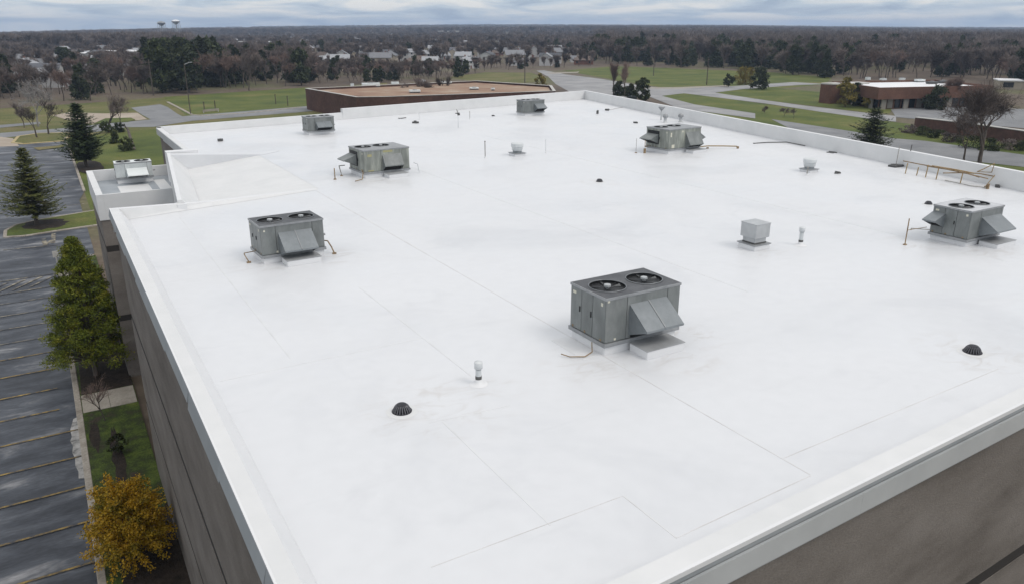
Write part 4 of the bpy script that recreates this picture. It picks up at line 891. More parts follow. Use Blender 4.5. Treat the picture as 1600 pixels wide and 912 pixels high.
def bare(h, sd, depth=4, spread=0.62, tw=0.012, trunk=0.035, low=0.28, up=0.35, nb=(2, 4), twigs=5, twl=0.16):
    """recursive bare tree: tapered limbs in the trunk mesh, fine twigs as the crown mesh"""
    r_ = random.Random(sd); tr = MB(); cr = MB()
    def grow(p, d, L, r, lev):
        segs = 3 if lev == 0 else 2; q = p
        for s in range(segs):
            d2 = (d + rvec(r_) * 0.16 + Vector((0, 0, 0.04))).normalized(); e = q + d2 * (L / segs)
            (tr if lev < 3 else cr).tube(q, e, r * (1 - 0.3 * s / segs), r * (1 - 0.3 * (s + 1) / segs), 6 if lev == 0 else (4 if lev < 3 else 3), False)
            q = e; d = d2
            if lev >= depth - 2:
                for _ in range(twigs):
                    b = p.lerp(q, r_.random()); dd = (d + rvec(r_) * 0.95 + Vector((0, 0, .25))).normalized(); ln = h * twl * r_.uniform(.5, 1.2)
                    sd_ = dd.cross(rvec(r_)).normalized() * tw
                    tri(cr, b - sd_, b + sd_, b + dd * ln)
                    b2 = b + dd * ln * .5; d3 = (dd + rvec(r_) * .7).normalized(); tri(cr, b2 - sd_ * .7, b2 + sd_ * .7, b2 + d3 * ln * .6)
        if lev < depth:
            for k in range(r_.randint(*nb)):
                dd = (d + rvec(r_) * spread + Vector((0, 0, up * .5))).normalized()
                grow(q if k < 2 else p.lerp(q, r_.uniform(.4, .95)), dd, L * r_.uniform(.62, .92), r * r_.uniform(.5, .66), lev + 1)
    grow(Vector((0, 0, 0)), Vector((r_.uniform(-.05, .05), r_.uniform(-.05, .05), 1)).normalized(), h * low, trunk * h, 0)
    return tr, cr
def clumpy(h, rad, sd, clumps, per, leaf, base=0.22, conic=0.0, stem=1, wid=0.5, flat=0.75, cs=1.0):
    """trunk and limbs with a crown of leaf clumps spread through its volume"""
    r_ = random.Random(sd); tr = MB(); cr = MB()
    for k in range(stem):
        off = Vector((r_.uniform(-.1, .1), r_.uniform(-.1, .1), 0)) * rad * (stem > 1)
        tr.tube(off, off * 2 + Vector((0, 0, h * 0.8)), 0.022 * h / math.sqrt(stem), 0.006 * h, 6, False)
    for c in range(clumps):
        f = r_.random() ** (1.0 + conic * 0.5); z = h * (base + (1 - base) * f)
        prof = (1 - f) ** 0.7 if conic > 0.5 else math.sqrt(max(0.02, 1 - (2 * f - 0.85) ** 2 / 1.35)) * (1 - conic) + conic * (1 - f)
        a = r_.uniform(0, 2 * math.pi); rr_ = rad * prof * math.sqrt(r_.random()) * 0.88
        ctr = Vector((rr_ * math.cos(a), rr_ * math.sin(a), z)); R0 = cs * rad * r_.uniform(.20, .40) * (0.5 + 0.5 * prof)
        if c % 2 == 0: tr.tube(Vector((0, 0, z * 0.72)), ctr, 0.006 * h, 0.002 * h, 4, False)
        for _ in range(per):
            p = ctr + Vector(rvec(r_) * (R0 * r_.random() ** 0.45)) * 1.0; p.z = ctr.z + (p.z - ctr.z) * flat
            d = rvec(r_); u = d.cross(rvec(r_)).normalized(); s = leaf * r_.uniform(.6, 1.3)
            tri(cr, p - u * s * wid, p + u * s * wid, p + d * s * 1.5)
    return tr, cr
def feathery(h, rad, sd, n, sprays, leaf):
    """short trunk, many upward and outward limbs, leaf sprays along each"""
    r_ = random.Random(sd); tr = MB(); cr = MB()
    tr.tube((0, 0, -0.05), (0.02, 0.03, h * .3), 0.07, 0.055, 8, False); tr.tube((0.02, 0.03, h * .3), (-.05, 0, h * .62), 0.05, 0.02, 7, False)
    for k in range(n):
        f = r_.random(); a = r_.uniform(0, 6.283); o = Vector((0, 0, h * (0.16 + 0.45 * f)))
        el = R(r_.uniform(-12, 40) + 45 * f * r_.random()); d = Vector((math.cos(a) * math.cos(el), math.sin(a) * math.cos(el), math.sin(el)))
        L = rad * (1.0 - 0.28 * f) * r_.uniform(.55, 1.12); p = o; m = sprays
        for j in range(1, m + 1):
            d = (d + rvec(r_) * 0.10 + Vector((0, 0, -0.03))).normalized(); q = p + d * (L / m)
            if k % 2 == 0: tr.tube(p, q, 0.016 * (1 - .8 * (j - 1) / m), 0.016 * (1 - .8 * j / m), 4, False)
            if j > 2:
                for _ in range(22):
                    c = p.lerp(q, r_.random()) + Vector(rvec(r_)) * (0.13 * r_.random() ** .5 + 0.02); dd = (d + rvec(r_) * 1.1 + Vector((0, 0, -.25))).normalized()
                    u = dd.cross(rvec(r_)).normalized() * leaf * r_.uniform(.45, .9); e_ = dd * leaf * r_.uniform(1.4, 2.4)
                    i = len(cr.v); cr.v += [tuple(c), tuple(c + e_ * .5 + u), tuple(c + e_), tuple(c + e_ * .5 - u)]; cr.f.append((i, i + 1, i + 2, i + 3))
            p = q
    return tr, cr
def tree(name, parts, tm, cm, loc, label, cat='tree', group=None, rz=0.0, sc=1.0):
    t = empty(name, loc, rz, sc); tag(t, label, cat, group)
    for nm, mb, mm in (('trunk', parts[0], tm), ('crown', parts[1], cm)):
        if isinstance(mb, MB): mb = mb.mesh(nm, M[mm])
        link(nm, mb, t)
    return t
GB = G + 0.12
tree('pine_tree', conifer(7.3, 3.9, 11, 24, 11, droop=-0.16, taper=0.80, base=0.15, nl=0.36, tw=13, spread=0.9, rise=0.22, blades=10), 'bark', 'needles_olive', (-2.5, 84.6, GB), 'layered olive-green pine on the kerbed grass island in the car park', 'pine tree')
tree('pine_tree', conifer(8.4, 3.4, 12, 30, 13, droop=-0.10, taper=0.75, base=0.13, nl=0.50, tw=10, spread=0.8, rise=0.18, bulge=0.25, blades=7), 'bark', 'needles_blue', (3.5, 117.8, GB), 'dense dark green pine on the lawn behind the annex', 'pine tree')
tree('cypress_tree', clumpy(7.6, 2.6, 13, 520, 110, 0.078, base=0.14, conic=0.56, wid=0.34, flat=0.60, cs=0.60), 'bark', 'needles_green', (0.0, 44.1, GB), 'full soft green tree beside the building wall, behind the concrete walk', 'tree')
tree('maple_tree', feathery(3.8, 1.62, 14, 270, 9, 0.043), 'bark', 'leaf_gold', (0.06, 26.35, GB), 'golden yellow leafy tree in the bed at the bottom left', 'leafy tree')
tree('sapling', bare(2.3, 21, 4, 0.5, 0.005, 0.014, 0.30, twigs=2, twl=0.10), 'bark', 'twigs_red', (-0.02, 38.2, GB), 'thin reddish bare sapling in the bed next to the concrete walk', 'sapling')
tree('shrub', clumpy(0.9, 0.42, 23, 16, 40, 0.07, base=0.1), 'bark', 'shrub_green', (0.25, 34.6, GB), 'sparse dark shrub in the bed between the sapling and the golden tree', 'shrub')
tree('shrub', clumpy(1.3, 0.5, 24, 16, 40, 0.08, base=0.1), 'bark', 'leaf_yellow', (0.15, 28.9, GB), 'olive shrub just behind the golden tree', 'shrub')
tree('sapling', clumpy(2.0, 0.7, 26, 20, 40, 0.09, base=0.2), 'bark', 'needles_olive', (-0.1, 66.9, GB), 'thin olive young tree at the end of the kerbed bed', 'young tree')
tree('shrub', clumpy(1.6, 0.9, 25, 20, 50, 0.10, base=0.05), 'bark', 'shrub_green', (1.15, 33.9 + 21, GB), 'dark shrub at the wall foot in the recess', 'shrub')
# mid-distance trees that can be picked out one by one
p = at(58, 216); tree('bare_tree', bare(6.6, 31, 5, 0.62, 0.02, 0.022, 0.22, nb=(2, 3), twigs=3, twl=0.10), 'bark', 'twigs', p, 'bare brown tree on the yellow-kerbed island, left of its twin', 'bare tree')
p = at(76, 211); tree('bare_tree', bare(7.2, 32, 5, 0.62, 0.02, 0.022, 0.22, nb=(2, 3), twigs=3, twl=0.10), 'bark', 'twigs', p, 'bare tree with a dark lower trunk on the yellow-kerbed island, right of its twin', 'bare tree')
p = at(60, 198); tree('sycamore_tree', bare(8.2, 33, 4, 0.95, 0.03, 0.022, 0.36, up=0.1, twigs=2), 'bark_white', 'bark_white', p, 'white-barked bare tree with sprawling limbs across the road at left', 'bare tree')
p = at(38, 200); tree('bare_tree', bare(4.2, 34, 4, 0.6, 0.02, 0.022, 0.34, twigs=5), 'bark', 'twigs', p, 'small bare tree at far left by the side road', 'bare tree')
p = at(170, 207); tree('bare_tree', bare(8.6, 35, 5, 0.62, 0.02, 0.022, 0.22, nb=(2, 3), twigs=3, twl=0.10), 'bark', 'twigs', p, 'tall bare tree on the lawn behind the dense dark pine', 'bare tree')
p = at(189, 206); tree('bare_tree', bare(5.0, 36, 4, 0.25, 0.02, 0.022, 0.36, up=0.9, twigs=5), 'bark', 'twigs', p, 'narrow bare tree right of the tall bare tree on the lawn', 'bare tree')
for (a, b, s, lb) in ((167, 208, 1.9, 'dark bush at the foot of the tall bare tree on the lawn'), (181, 224, 2.0, 'dark low bush on the lawn behind the annex'), (197, 236, 2.0, 'round green bush right behind the annex unit'), (188, 207, 1.6, 'dark bush at the foot of the narrow bare tree')):
    p = at(a, b); tree('bush', clumpy(s, s * 0.6, a, 18, 45, 0.22, base=0.05), 'bark', 'shrub_green', p, lb, 'bush')
mb = MB(); p = at(203, 222); q = at(214, 240)
t = empty('leaning_stump', (p.x, p.y, G)); tag(t, 'dark leaning broken trunk on the lawn behind the annex', 'stump')
MB().tube((q.x - p.x, (q.y - p.y) * 0.7, -0.1), (0, 0, 2.0), 0.30, 0.18, 8).build('trunk', M['bark'], t)
MB().tube((0, 0, 1.95), (-0.5, 0.2, 2.8), 0.16, 0.06, 6).build('branch', M['bark'], t)
p = at(1360, 236); tree('pine_tree', conifer(6.5, 3.6, 41, 22, 12, droop=-0.10, taper=0.6, base=0.06, nl=0.55, tw=8, spread=0.8, rise=0.2, bulge=0.3, blades=6), 'bark', 'needles_dark', p, 'broad dark pine just beyond the right parapet', 'pine tree')
p = at(1530, 258); tree('bare_tree', bare(15.0, 42, 6, 0.85, 0.022, 0.020, 0.21, up=0.30, nb=(2, 4), twigs=2, twl=0.10), 'bark', 'twigs', p, 'big spreading bare tree at the right edge in front of the brick wall', 'bare tree')
p = at(1506, 252); tree('bare_tree', bare(7.4, 43, 5, 0.6, 0.02, 0.020, 0.24, twigs=3, twl=0.1), 'bark', 'twigs', p, 'smaller bare tree left of the big spreading bare tree', 'bare tree')
for k, (a, b, h_, r_) in enumerate(((1003, 158, 5.6, 2.6), (968, 150, 3.6, 2.4), (985, 154, 3.4, 2.2))):
    p = at(a, b); tree('leafy_tree', clumpy(h_, r_, 50 + k, 30, 60, 0.34, base=0.08, conic=0.3), 'bark', 'shrub_green', p, ('dark green tree poking above the rear right parapet, rightmost of three', 'low dark tree above the rear right parapet, leftmost of three', 'low green bush between the two dark trees above the rear right parapet')[k], 'leafy tree')
for k, (a, b, h_) in enumerate(((958, 150, 7.4), (976, 151, 7.0))):
    p = at(a, b); tree('bare_tree', bare(h_, 55 + k, 4, 0.35, 0.03, 0.018, 0.34, up=0.8, twigs=5), 'bark', 'twigs_red', p, ('slim reddish bare tree above the roof corner, left one', 'slim reddish bare tree above the roof corner, right one')[k], 'bare tree')
p = at(845, 142); tree('shrub', clumpy(4.6, 2.2, 58, 20, 50, 0.35, base=0.05), 'bark', 'leaf_yellow', p, 'olive shrub just behind the roof at the end of the brown gravel roof', 'shrub')
p = at(1185, 140); tree('leafy_tree', clumpy(6.0, 3.3, 59, 34, 60, 0.40, base=0.12), 'bark', 'needles_dark', p, 'round dark tree at the edge of the lawn beside the pale road', 'leafy tree')
p = at(1138, 137); tree('leafy_tree', clumpy(3.8, 1.9, 60, 22, 50, 0.32, base=0.2), 'bark', 'needles_dark', p, 'small round dark tree left of the tan hedge', 'leafy tree')
for k, (a, b) in enumerate(((1156, 133), (1164, 133), (1172, 132))):
    p = at(a, b); tree('grass_shrub', clumpy(5.0, 2.2, 61 + k, 24, 60, 0.5, base=0.02, flat=1.4, wid=0.12), 'bark', 'leaf_yellow', p, ('tan grassy shrub left end of the hedge by the road', 'tan grassy shrub in the middle of the hedge by the road', 'tan grassy shrub right end of the hedge by the road')[k], 'shrub')
ORD = ('first', 'second', 'third', 'fourth', 'fifth', 'sixth', 'seventh', 'eighth')
for k, (a, b, s_) in enumerate(((1225, 183, 3.4), (1240, 186, 3.0), (1195, 178, 2.6))):
    p = at(a, b); tree('bush', bare(s_, 70 + k, 4, 0.8, 0.012, 0.014, 0.20, nb=(2, 4), twigs=3, twl=0.14), 'bark', 'twigs', p,
        ('tallest bare scrubby bush on the lawn beyond the right parapet', 'rightmost bare scrubby bush on the lawn beyond the right parapet', 'leftmost bare scrubby bush on the lawn beyond the right parapet')[k], 'bush', 'scrubby bushes on the lawn beyond the right parapet')
for k, (a, b, s_) in enumerate(((1420, 208, 2.2), (1440, 212, 2.4), (1462, 216, 2.2), (1485, 222, 2.4), (1515, 232, 3.0), (1545, 236, 2.8), (1575, 234, 2.4), (1600, 236, 2.4))):
    p = at(a, b); tree('bush', clumpy(s_ * 0.6, s_ * 0.75, 74 + k, 24, 45, 0.16, base=0.02), 'bark', 'shrub_green' if k % 3 else 'twigs', p,
        ORD[k] + ' low bush from the left along the foot of the brick wall', 'bush', 'bushes along the brick wall')
p = at(1320, 168); tree('leafy_tree', clumpy(6.6, 2.4, 90, 30, 60, 0.4, base=0.1), 'bark', 'leaf_yellow', p, 'yellow-green tree in front of the brick building, left part', 'leafy tree')
p = at(1336, 166); tree('leafy_tree', clumpy(5.0, 2.0, 91, 30, 60, 0.4, base=0.1), 'bark', 'needles_dark', p, 'dark tree in front of the brick building entrance', 'leafy tree')
p = at(1355, 169); tree('shrub', clumpy(2.6, 1.2, 92, 18, 50, 0.3, base=0.1), 'bark', 'leaf_yellow', p, 'yellow shrub at the brick building corner', 'shrub')
p = at(1462, 172); tree('leafy_tree', clumpy(5.0, 3.0, 93, 30, 60, 0.4, base=0.05), 'bark', 'needles_dark', p, 'dark tree in front of the right half of the brick building', 'leafy tree')
p = at(1480, 168); tree('bare_tree', bare(6.6, 94, 5, 0.6, 0.03, 0.02, 0.25, twigs=4), 'bark', 'twigs_red', p, 'reddish bare tree before the right half of the brick building', 'bare tree')

# ------------------------------------------------------------------ neighbouring low buildings
def top_poly(px, z): return [at(a, b, z)[:2] for a, b in px]
ZR = G + 4.6
t = empty('gravel_roof_building', (0, 0, G)); tag(t, 'low brown brick building with a tan gravel roof behind the white roof', 'building')
tl = [at(477, 139, ZR), at(556, 152.5, ZR), at(600, 152, ZR), at(868, 143, ZR), at(862, 134.5, ZR), at(745, 127.0, ZR)]
tl = [(p.x, p.y) for p in tl]
MB().prism([p for p in tl], -0.1, 4.2).build('wall', M['brick_dark'], t)
gi = inset(tl, 0.8)
mb = MB(); mb.v = [(p[0], p[1], 4.25) for p in gi]
for q in tessellate_polygon([[Vector((p[0], p[1], 0)) for p in gi]]):
    a, b, c = (Vector(mb.v[i]) for i in q); mb.f.append(tuple(q) if (b - a).cross(c - a).z > 0 else tuple(reversed(q)))
mb.build('gravel_roof', M['gravel_roof'], t)
for i in range(len(tl)):
    a, b = Vector(tl[i]), Vector(tl[(i + 1) % len(tl)]); u = (b - a).normalized(); q = Vector((-u.y, u.x))
    MB().prism([a, b, b + q * 0.35, a + q * 0.35], 4.18, 4.62).build('parapet', M['brick_dark'], t)
    MB().prism([a - q * 0.06, b - q * 0.06, b + q * (0.6 if i in (0, 3, 4) else 0.4), a + q * (0.6 if i in (0, 3, 4) else 0.4)], 4.622, 4.70 + 0.004 * i).build('coping', M['coping'], t)
for k in range(9):
    a, b = Vector(tl[2]), Vector(tl[3]); u = (b - a).normalized(); q = Vector((-u.y, u.x)); s = a + u * (4 + k * 6.5)
    MB().prism([s - q * 0.05, s + u * 2.2 - q * 0.05, s + u * 2.2 + q * 0.1, s + q * 0.1], 1.0, 2.9).build('window', M['glass'], t)
def far_unit(px, py, z, L, W_, h_, label, m='hood_white'):
    p = at(px, py, z); t = empty('rooftop_unit', (p.x, p.y, z), -0.3); tag(t, label, 'rooftop unit', 'units on the gravel roof')
    MB().box(0, 0, 0.25, L, W_, h_).build('cabinet', M[m], t); MB().box(0.1, 0.1, 0, L - 0.1, W_ - 0.1, 0.25).build('curb', M['clamp_dark'], t)
    MB().lathe([(W_ * .3, h_ + 0.001), (W_ * .3, h_ + 0.12), (W_ * .25, h_ + 0.13), (0.01, h_ + 0.06)], 12, (L * .5, W_ * .5, 0)).build('fan', M['rail_metal'], t)
ZG = G + 4.25
for (a, b, L, W_, h_, lb) in ((566, 137, 4.2, 2.0, 0.9, 'wide grey-white unit at the back left of the tan gravel roof'), (612, 135, 1.8, 1.6, 0.9, 'white box unit in the middle of the tan gravel roof'), (640, 146, 2.4, 1.5, 0.6, 'low pale unit behind the bare tree before the gravel roof'), (548, 137, 0.8, 0.8, 0.8, 'small white cap at the left rear of the gravel roof'), (654, 131, 1.8, 1.4, 0.8, 'pale unit at the rear parapet of the gravel roof'), (735, 141, 2.0, 1.5, 0.5, 'low tan unit on the right part of the gravel roof'), (768, 142, 0.8, 0.8, 0.5, 'small pale cap on the right part of the gravel roof'), (690, 132, 2.6, 1.4, 0.6, 'long pale unit at the rear edge, right of the middle')):
    far_unit(a, b, ZG, L, W_, h_, lb)
for k, (a, b, h_) in enumerate(((640, 158, 5.2), (655, 156, 6.6), (672, 157, 6.0), (690, 155, 6.2))):
    p = at(a, b + 8); tree('bare_tree', bare(h_, 100 + k, 4, 0.5, 0.03, 0.02, 0.3, twigs=5), 'bark', 'twigs', p, ORD[k] + ' bare tree from the left before the gravel-roofed brick building', 'bare tree', 'bare trees before the gravel roof')
# brick building with a white roof, far right
ZB = G + 4.9
t = empty('brick_building', (0, 0, G)); tag(t, 'low brown brick building with a white flat roof at right', 'building')
c0 = at(1300, 127.5, ZB); c1 = at(1374, 137.5, ZB); c2 = at(1552, 134, ZB); c3 = c0 + (c2 - c1)
br = [(p.x, p.y) for p in (c0, c1, c2, c3)]
bi = inset(br, 1.6)
MB().prism(bi, -0.1, 4.2).build('wall', M['brick'], t)
bo = inset(br, 0.0)
for i in range(4):
    a, b = Vector(br[i]), Vector(br[(i + 1) % 4]); ai, bi2 = Vector(inset(br, 0.5)[i]), Vector(inset(br, 0.5)[(i + 1) % 4])
    MB().prism([a, b, bi2, ai], 2.3, 4.9).build('brick_band', M['brick'], t)
    ci, di = Vector(inset(br, 1.62)[i]), Vector(inset(br, 1.62)[(i + 1) % 4])
    MB().prism([ai, bi2, di, ci], 2.3, 2.5).build('soffit', M['coping'], t)
MB().prism(inset(br, 0.5), 4.3, 4.45).build('roof', M['white_roof'], t)
for i, nn in ((0, 7), (1, 14)):
    a, b = Vector(inset(br, 1.55)[i]), Vector(inset(br, 1.55)[i + 1]); L = (b - a).length; u = (b - a).normalized(); q = Vector((u.y, -u.x))
    for k in range(nn):
        s = a + u * (L * (k + 0.12) / nn); e = a + u * (L * (k + 0.82) / nn)
        f = MB().prism([s + q * 0.06, e + q * 0.06, e - q * 0.1, s - q * 0.1], 0.2, 2.2).build('window', M['glass'] if k % 4 != 1 else M['column_white'], t)
    for k in range(0, nn + 1, 3):
        s = a + u * (L * k / nn) + q * 0.6
        MB().prism([s, s + u * 1.2, s + u * 1.2 + q * 0.3, s + q * 0.3], 0, 2.29).build('pier', M['column_white'], t)
ZW = G + 4.45
for (a, b, L, W_, h_, lb) in ((1355, 127, 1.0, 1.0, 0.9, 'white cap at the left rear of the white-roofed brick building'), (1378, 127.5, 1.4, 1.0, 0.7, 'pale unit at the rear of the white-roofed brick building'), (1408, 127.5, 1.2, 1.0, 0.8, 'white cap in the middle rear of the brick building roof'), (1434, 129, 2.2, 1.4, 0.7, 'grey unit right of the white cap on the brick building roof'), (1452, 132, 2.6, 1.4, 0.6, 'dark low unit on the right part of the brick building roof'), (1470, 131, 2.2, 1.2, 0.7, 'second dark low unit on the right part of the brick building roof')):
    far_unit(a, b, ZW, L, W_, h_, lb, 'clamp_dark' if 'dark' in lb else 'hood_white')
# brick wing at its left end
t = empty('brick_wing', (0, 0, G)); tag(t, 'small brick wing at the left end of the brick building', 'building')
a = at(1283, 129, ZB); b = at(1300, 130.5, ZB); q = Vector((b.y - a.y, a.x - b.x, 0)).normalized() * -12
MB().prism([(a.x, a.y), (b.x, b.y), (b.x + q.x, b.y + q.y), (a.x + q.x, a.y + q.y)], -0.1, 4.5).build('wall', M['brick'], t)
MB().prism([(a.x - .2, a.y - .2), (b.x + .1, b.y - .2), (b.x + q.x, b.y + q.y), (a.x + q.x, a.y + q.y)], 4.5, 4.8).build('coping', M['coping'], t)
# brick screen wall with pale coping
t = empty('brick_wall', (0, 0, G)); tag(t, 'long low brick wall with a pale coping along the far car park at right', 'wall')
wp = [at(1427, 203), at(1500, 212), at(1590, 226), at(1750, 255)]
for a, b in zip(wp, wp[1:]):
    u = (b - a).normalized(); q = Vector((-u.y, u.x, 0)) * 0.4
    MB().prism([a[:2], b[:2], (b + q)[:2], (a + q)[:2]], -0.1, 2.15).build('wall_run', M['brick_dark'], t)
    MB().prism([(a - q * .2)[:2], (b - q * .2)[:2], (b + q * 2.2)[:2], (a + q * 2.2)[:2]], 2.15, 2.26).build('coping', M['coping'], t)
# far-right row behind the lot
for k, (a, b, L, lb) in enumerate(((1560, 140, 22, 'pale low shed behind the far car park at right'), (1600, 141, 26, 'pale flat building at the right edge beyond the car park'), (1500, 158, 5, 'white parked van in the far car park'))):
    if k == 2: continue
    p = at(a, b); t = empty('flat_building', p, -0.9); tag(t, lb, 'building')
    MB().box(0, 0, 0, L, 9, 2.4).build('wall', M['siding_tan'], t); MB().box(-.3, -.3, 2.4, L + .3, 9.3, 2.7).build('roof', M['white_roof'], t)
    for q in range(4): MB().box(1 + q * L / 4, -0.08, 0.6, 1 + q * L / 4 + L / 8, 0.05, 2.1).build('window', M['glass'], t)
# ------------------------------------------------------------------ poles and posts
def pole(px, py, h_, label, arms=1, m='bark', group=None, lamp=False):
    p = at(px, py); t = empty('street_lamp' if lamp else 'utility_pole', (p.x, p.y, G), 0.6); tag(t, label, 'street lamp' if lamp else 'utility pole', group)
    MB().tube((0, 0, 0), (0, 0, h_), 0.11 if lamp else 0.17, 0.07 if lamp else 0.11, 8).build('pole', M[m], t)
    if lamp:
        MB().tube((0, 0, h_ - .2), (1.6, 0, h_ + .2), 0.07, n=6).build('arm', M['rail_metal'], t); MB().box(1.4, -.18, h_ + .1, 2.1, .18, h_ + .25).build('lamp_head', M['rail_metal'], t)
    else:
        for k in range(arms): MB().box(-1.2, -0.08, h_ - 0.8 - k * 1.0, 1.2, 0.08, h_ - 0.62 - k * 1.0).build('crossarm', M[m], t)
pole(820, 130, 11, 'tall dark utility pole beside the road beyond the gravel roof', 1)
pole(1104, 133, 8.5, 'dark utility pole on the lawn beyond the road junction', 1)
pole(1021, 119, 8.0, 'dark utility pole in front of the evergreens on the far lawn', 1)
pole(298, 179, 10.5, 'slim dark lamp post at the kerb of the left lawn', lamp=True, m='bark')
pole(240, 150, 9.5, 'utility pole by the trees left of the big evergreens', 1)
for k, (a, b) in enumerate(((320, 176), (337, 174), (431, 163), (450, 166))):
    p = at(a, b); t = empty('lawn_post', (p.x, p.y, G)); tag(t, 'short dark post standing in the left lawn', 'post', 'posts in the left lawn')
    MB().tube((0, 0, 0), (0, 0, 2.2), 0.10, n=6).build('pole', M['bark'], t); MB().box(-.14, -.14, 2.2, .14, .14, 2.28).build('cap', M['bark'], t)
t = empty('lawn_sign', at(330, 176), 0.4); tag(t, 'pale low sign board on the left lawn', 'sign')
MB().box(-2.0, 0, 0.25, 2.0, 0.12, 0.7).build('board', M['concrete'], t)
for s in (-1.8, 1.8): MB().box(s - .06, -0.02, 0, s + .06, 0.1, 0.3).build('leg', M['coping'], t)
t = empty('bollard_light', (-1.2, 67.8, G)); tag(t, 'pale sign post at the kerb end of the car park', 'post')
MB().tube((0, 0, 0), (0, 0, 1.3), 0.05, n=8).build('pole', M['coping'], t); MB().box(-0.2, -0.02, 0.9, 0.2, 0.02, 1.4).build('sign_plate', M['coping'], t)

# ------------------------------------------------------------------ houses
def house_proto(L, W_, h_, roof_h, wm, rmn, seed, hip=False):
    t = empty('house', (0, 0, 0))
    MB().box(0, 0, -1, L, W_, h_).poly([(0, 0, h_), (0, W_, h_), (0, W_ / 2, h_ + roof_h - .12)]).poly([(L, 0, h_), (L, W_ / 2, h_ + roof_h - .12), (L, W_, h_)]).build('wall', M[wm], t)
    o = 0.5
    rf = MB()
    for y0, y1 in ((-o, W_ / 2), (W_ + o, W_ / 2)):
        z0 = h_ - roof_h * o / (W_ / 2)
        x0, x1 = (-o, L + o); k = (W_ / 4 if hip else 0)
        p = [(x0, y0, z0), (x1, y0, z0), (x1 - k, y1, h_ + roof_h), (x0 + k, y1, h_ + roof_h)]
        rf.hexa([p[0], p[1], p[2], p[3]] + [(a, b, c + 0.16) for a, b, c in p])
    r = rf.build('roof', M[rmn], t)
    MB().box(L * .7, W_ * .55, h_ + roof_h * .3, L * .7 + .7, W_ * .55 + .7, h_ + roof_h + .8).build('chimney', M['siding_brick'], r)
    n = max(2, int(L / 3.5))
    for st in range(2 if h_ > 4.5 else 1):
        for k in range(n):
            x = L * (k + .5) / n; z = 0.9 + st * 2.7
            if st == 0 and k == n // 2: MB().box(x - .5, -.06, 0, x + .5, .05, 2.1).build('door', M['siding_brick'], t)
            else: MB().box(x - .6, -.05, z, x + .6, .05, z + 1.3).build('window', M['glass'], t)
    return t
specs = [(12, 8, 2.9, 2.2, 'siding_white', 'shingle_grey', False), (14, 9, 3.0, 2.5, 'siding_grey', 'shingle_pale', True), (11, 8, 5.4, 2.4, 'siding_white', 'shingle_pale', False), (13, 9, 3.0, 2.4, 'siding_brick', 'shingle_brown', True),
         (12, 9, 5.6, 2.6, 'siding_tan', 'shingle_grey', False), (16, 9, 5.4, 2.2, 'siding_white', 'shingle_slate', False)]
protos = [house_proto(*s[:6], i, s[6]) for i, s in enumerate(specs)]
desc = ['low white house, grey roof,', 'low grey house, pale roof,', 'tall white house, pale roof,', 'low brick house, brown roof,', 'tall tan house, grey roof,', 'tall white house, dark roof,']
used = [False] * len(protos); HOUSES = []
hr = random.Random(99)
regions = [((300, 900), (57, 72), 46, 'in the far suburb'), ((440, 780), (66, 92), 54, 'beyond the gravel roof'), ((490, 745), (90, 108), 38, 'close behind the gravel roof trees'), ((40, 228), (86, 124), 30, 'in the trees at the far left'), ((740, 900), (86, 104), 18, 'behind the far road end'), ((960, 1180), (62, 82), 6, 'in woods behind the evergreens'), ((0, 120), (100, 140), 7, 'at the left edge'), ((310, 460), (66, 84), 14, 'by the far white flat roofs')]
for (xa, xb), (ya, yb), cnt, where in regions:
    k = 0; tries = 0
    while k < cnt and tries < 3000:
        tries += 1
        p_px, p_py = hr.uniform(xa, xb), hr.uniform(ya, yb); p = at(p_px, p_py)
        if any((p.x - q[0]) ** 2 + (p.y - q[1]) ** 2 < 17 ** 2 for q in HOUSES): continue
        i = hr.choice((0, 1, 2, 2, 3, 4, 5)) if 'rows' not in where else hr.choice((2, 2, 5, 4))
        if used[i]: t = copy_tree(protos[i])
        else: t = protos[i]; used[i] = True
        hs_ = hr.uniform(0.6, 0.8); t.scale = (hs_, hs_, hs_); t.location = (p.x, p.y, tz(p.x, p.y)); t.rotation_euler = (0, 0, hr.choice((-0.5, -0.5, 1.07)) + hr.uniform(-.25, .25))
        fx_ = (p_px - xa) / (xb - xa); fy_ = (p_py - ya) / (yb - ya)
        spot = ('left end', 'left part', 'middle', 'right part', 'right end')[min(4, int(fx_ * 5))] + (', far row' if fy_ < 0.34 else (', middle row' if fy_ < 0.67 else ', near row'))
        tag(t, desc[i] + ' ' + where + ', ' + spot, 'house', 'houses ' + where)
        HOUSES.append((p.x, p.y)); k += 1
for k, (a, b, L, W_, h_) in enumerate(((335, 71, 46, 22, 5), (362, 69, 60, 20, 5), (352, 79, 52, 22, 5), (388, 76, 34, 20, 5), (172, 95, 26, 16, 4.5), (132, 97, 22, 12, 4), (250, 49, 60, 30, 16), (283, 48.5, 50, 20, 14), (700, 57, 40, 24, 6), (1230, 50.5, 40, 20, 10))):
    p = at(a, b); t = empty('flat_building', (p.x, p.y, tz(p.x, p.y)), -0.55); tag(t, ('white flat-roofed shed leftmost in the far suburb', 'long white flat roof at the back of the far suburb', 'white flat roof nearest in the far suburb at left', 'white flat-roofed building rightmost of the left suburb group', 'pale building in the trees at far left', 'small pale building in the trees at far left', 'white building below the left water tower', 'white building below the right water tower', 'pale flat building far off in the suburb', 'pale building near the horizon at right')[k], 'building')
    MB().box(-L / 2, 0, -2, L / 2, W_, h_).build('wall', M['siding_white'], t); MB().box(-L / 2 - .4, -.4, h_, L / 2 + .4, W_ + .4, h_ + .5).build('roof', M['white_roof'], t)
    for q in range(5): MB().box(-L / 2 + L * (q + .25) / 5, -.1, h_ * .3, -L / 2 + L * (q + .7) / 5, .05, h_ * .7).build('window', M['glass'], t)
    for q in range(-1, 2): HOUSES.append((p.x + q * L / 3, p.y))
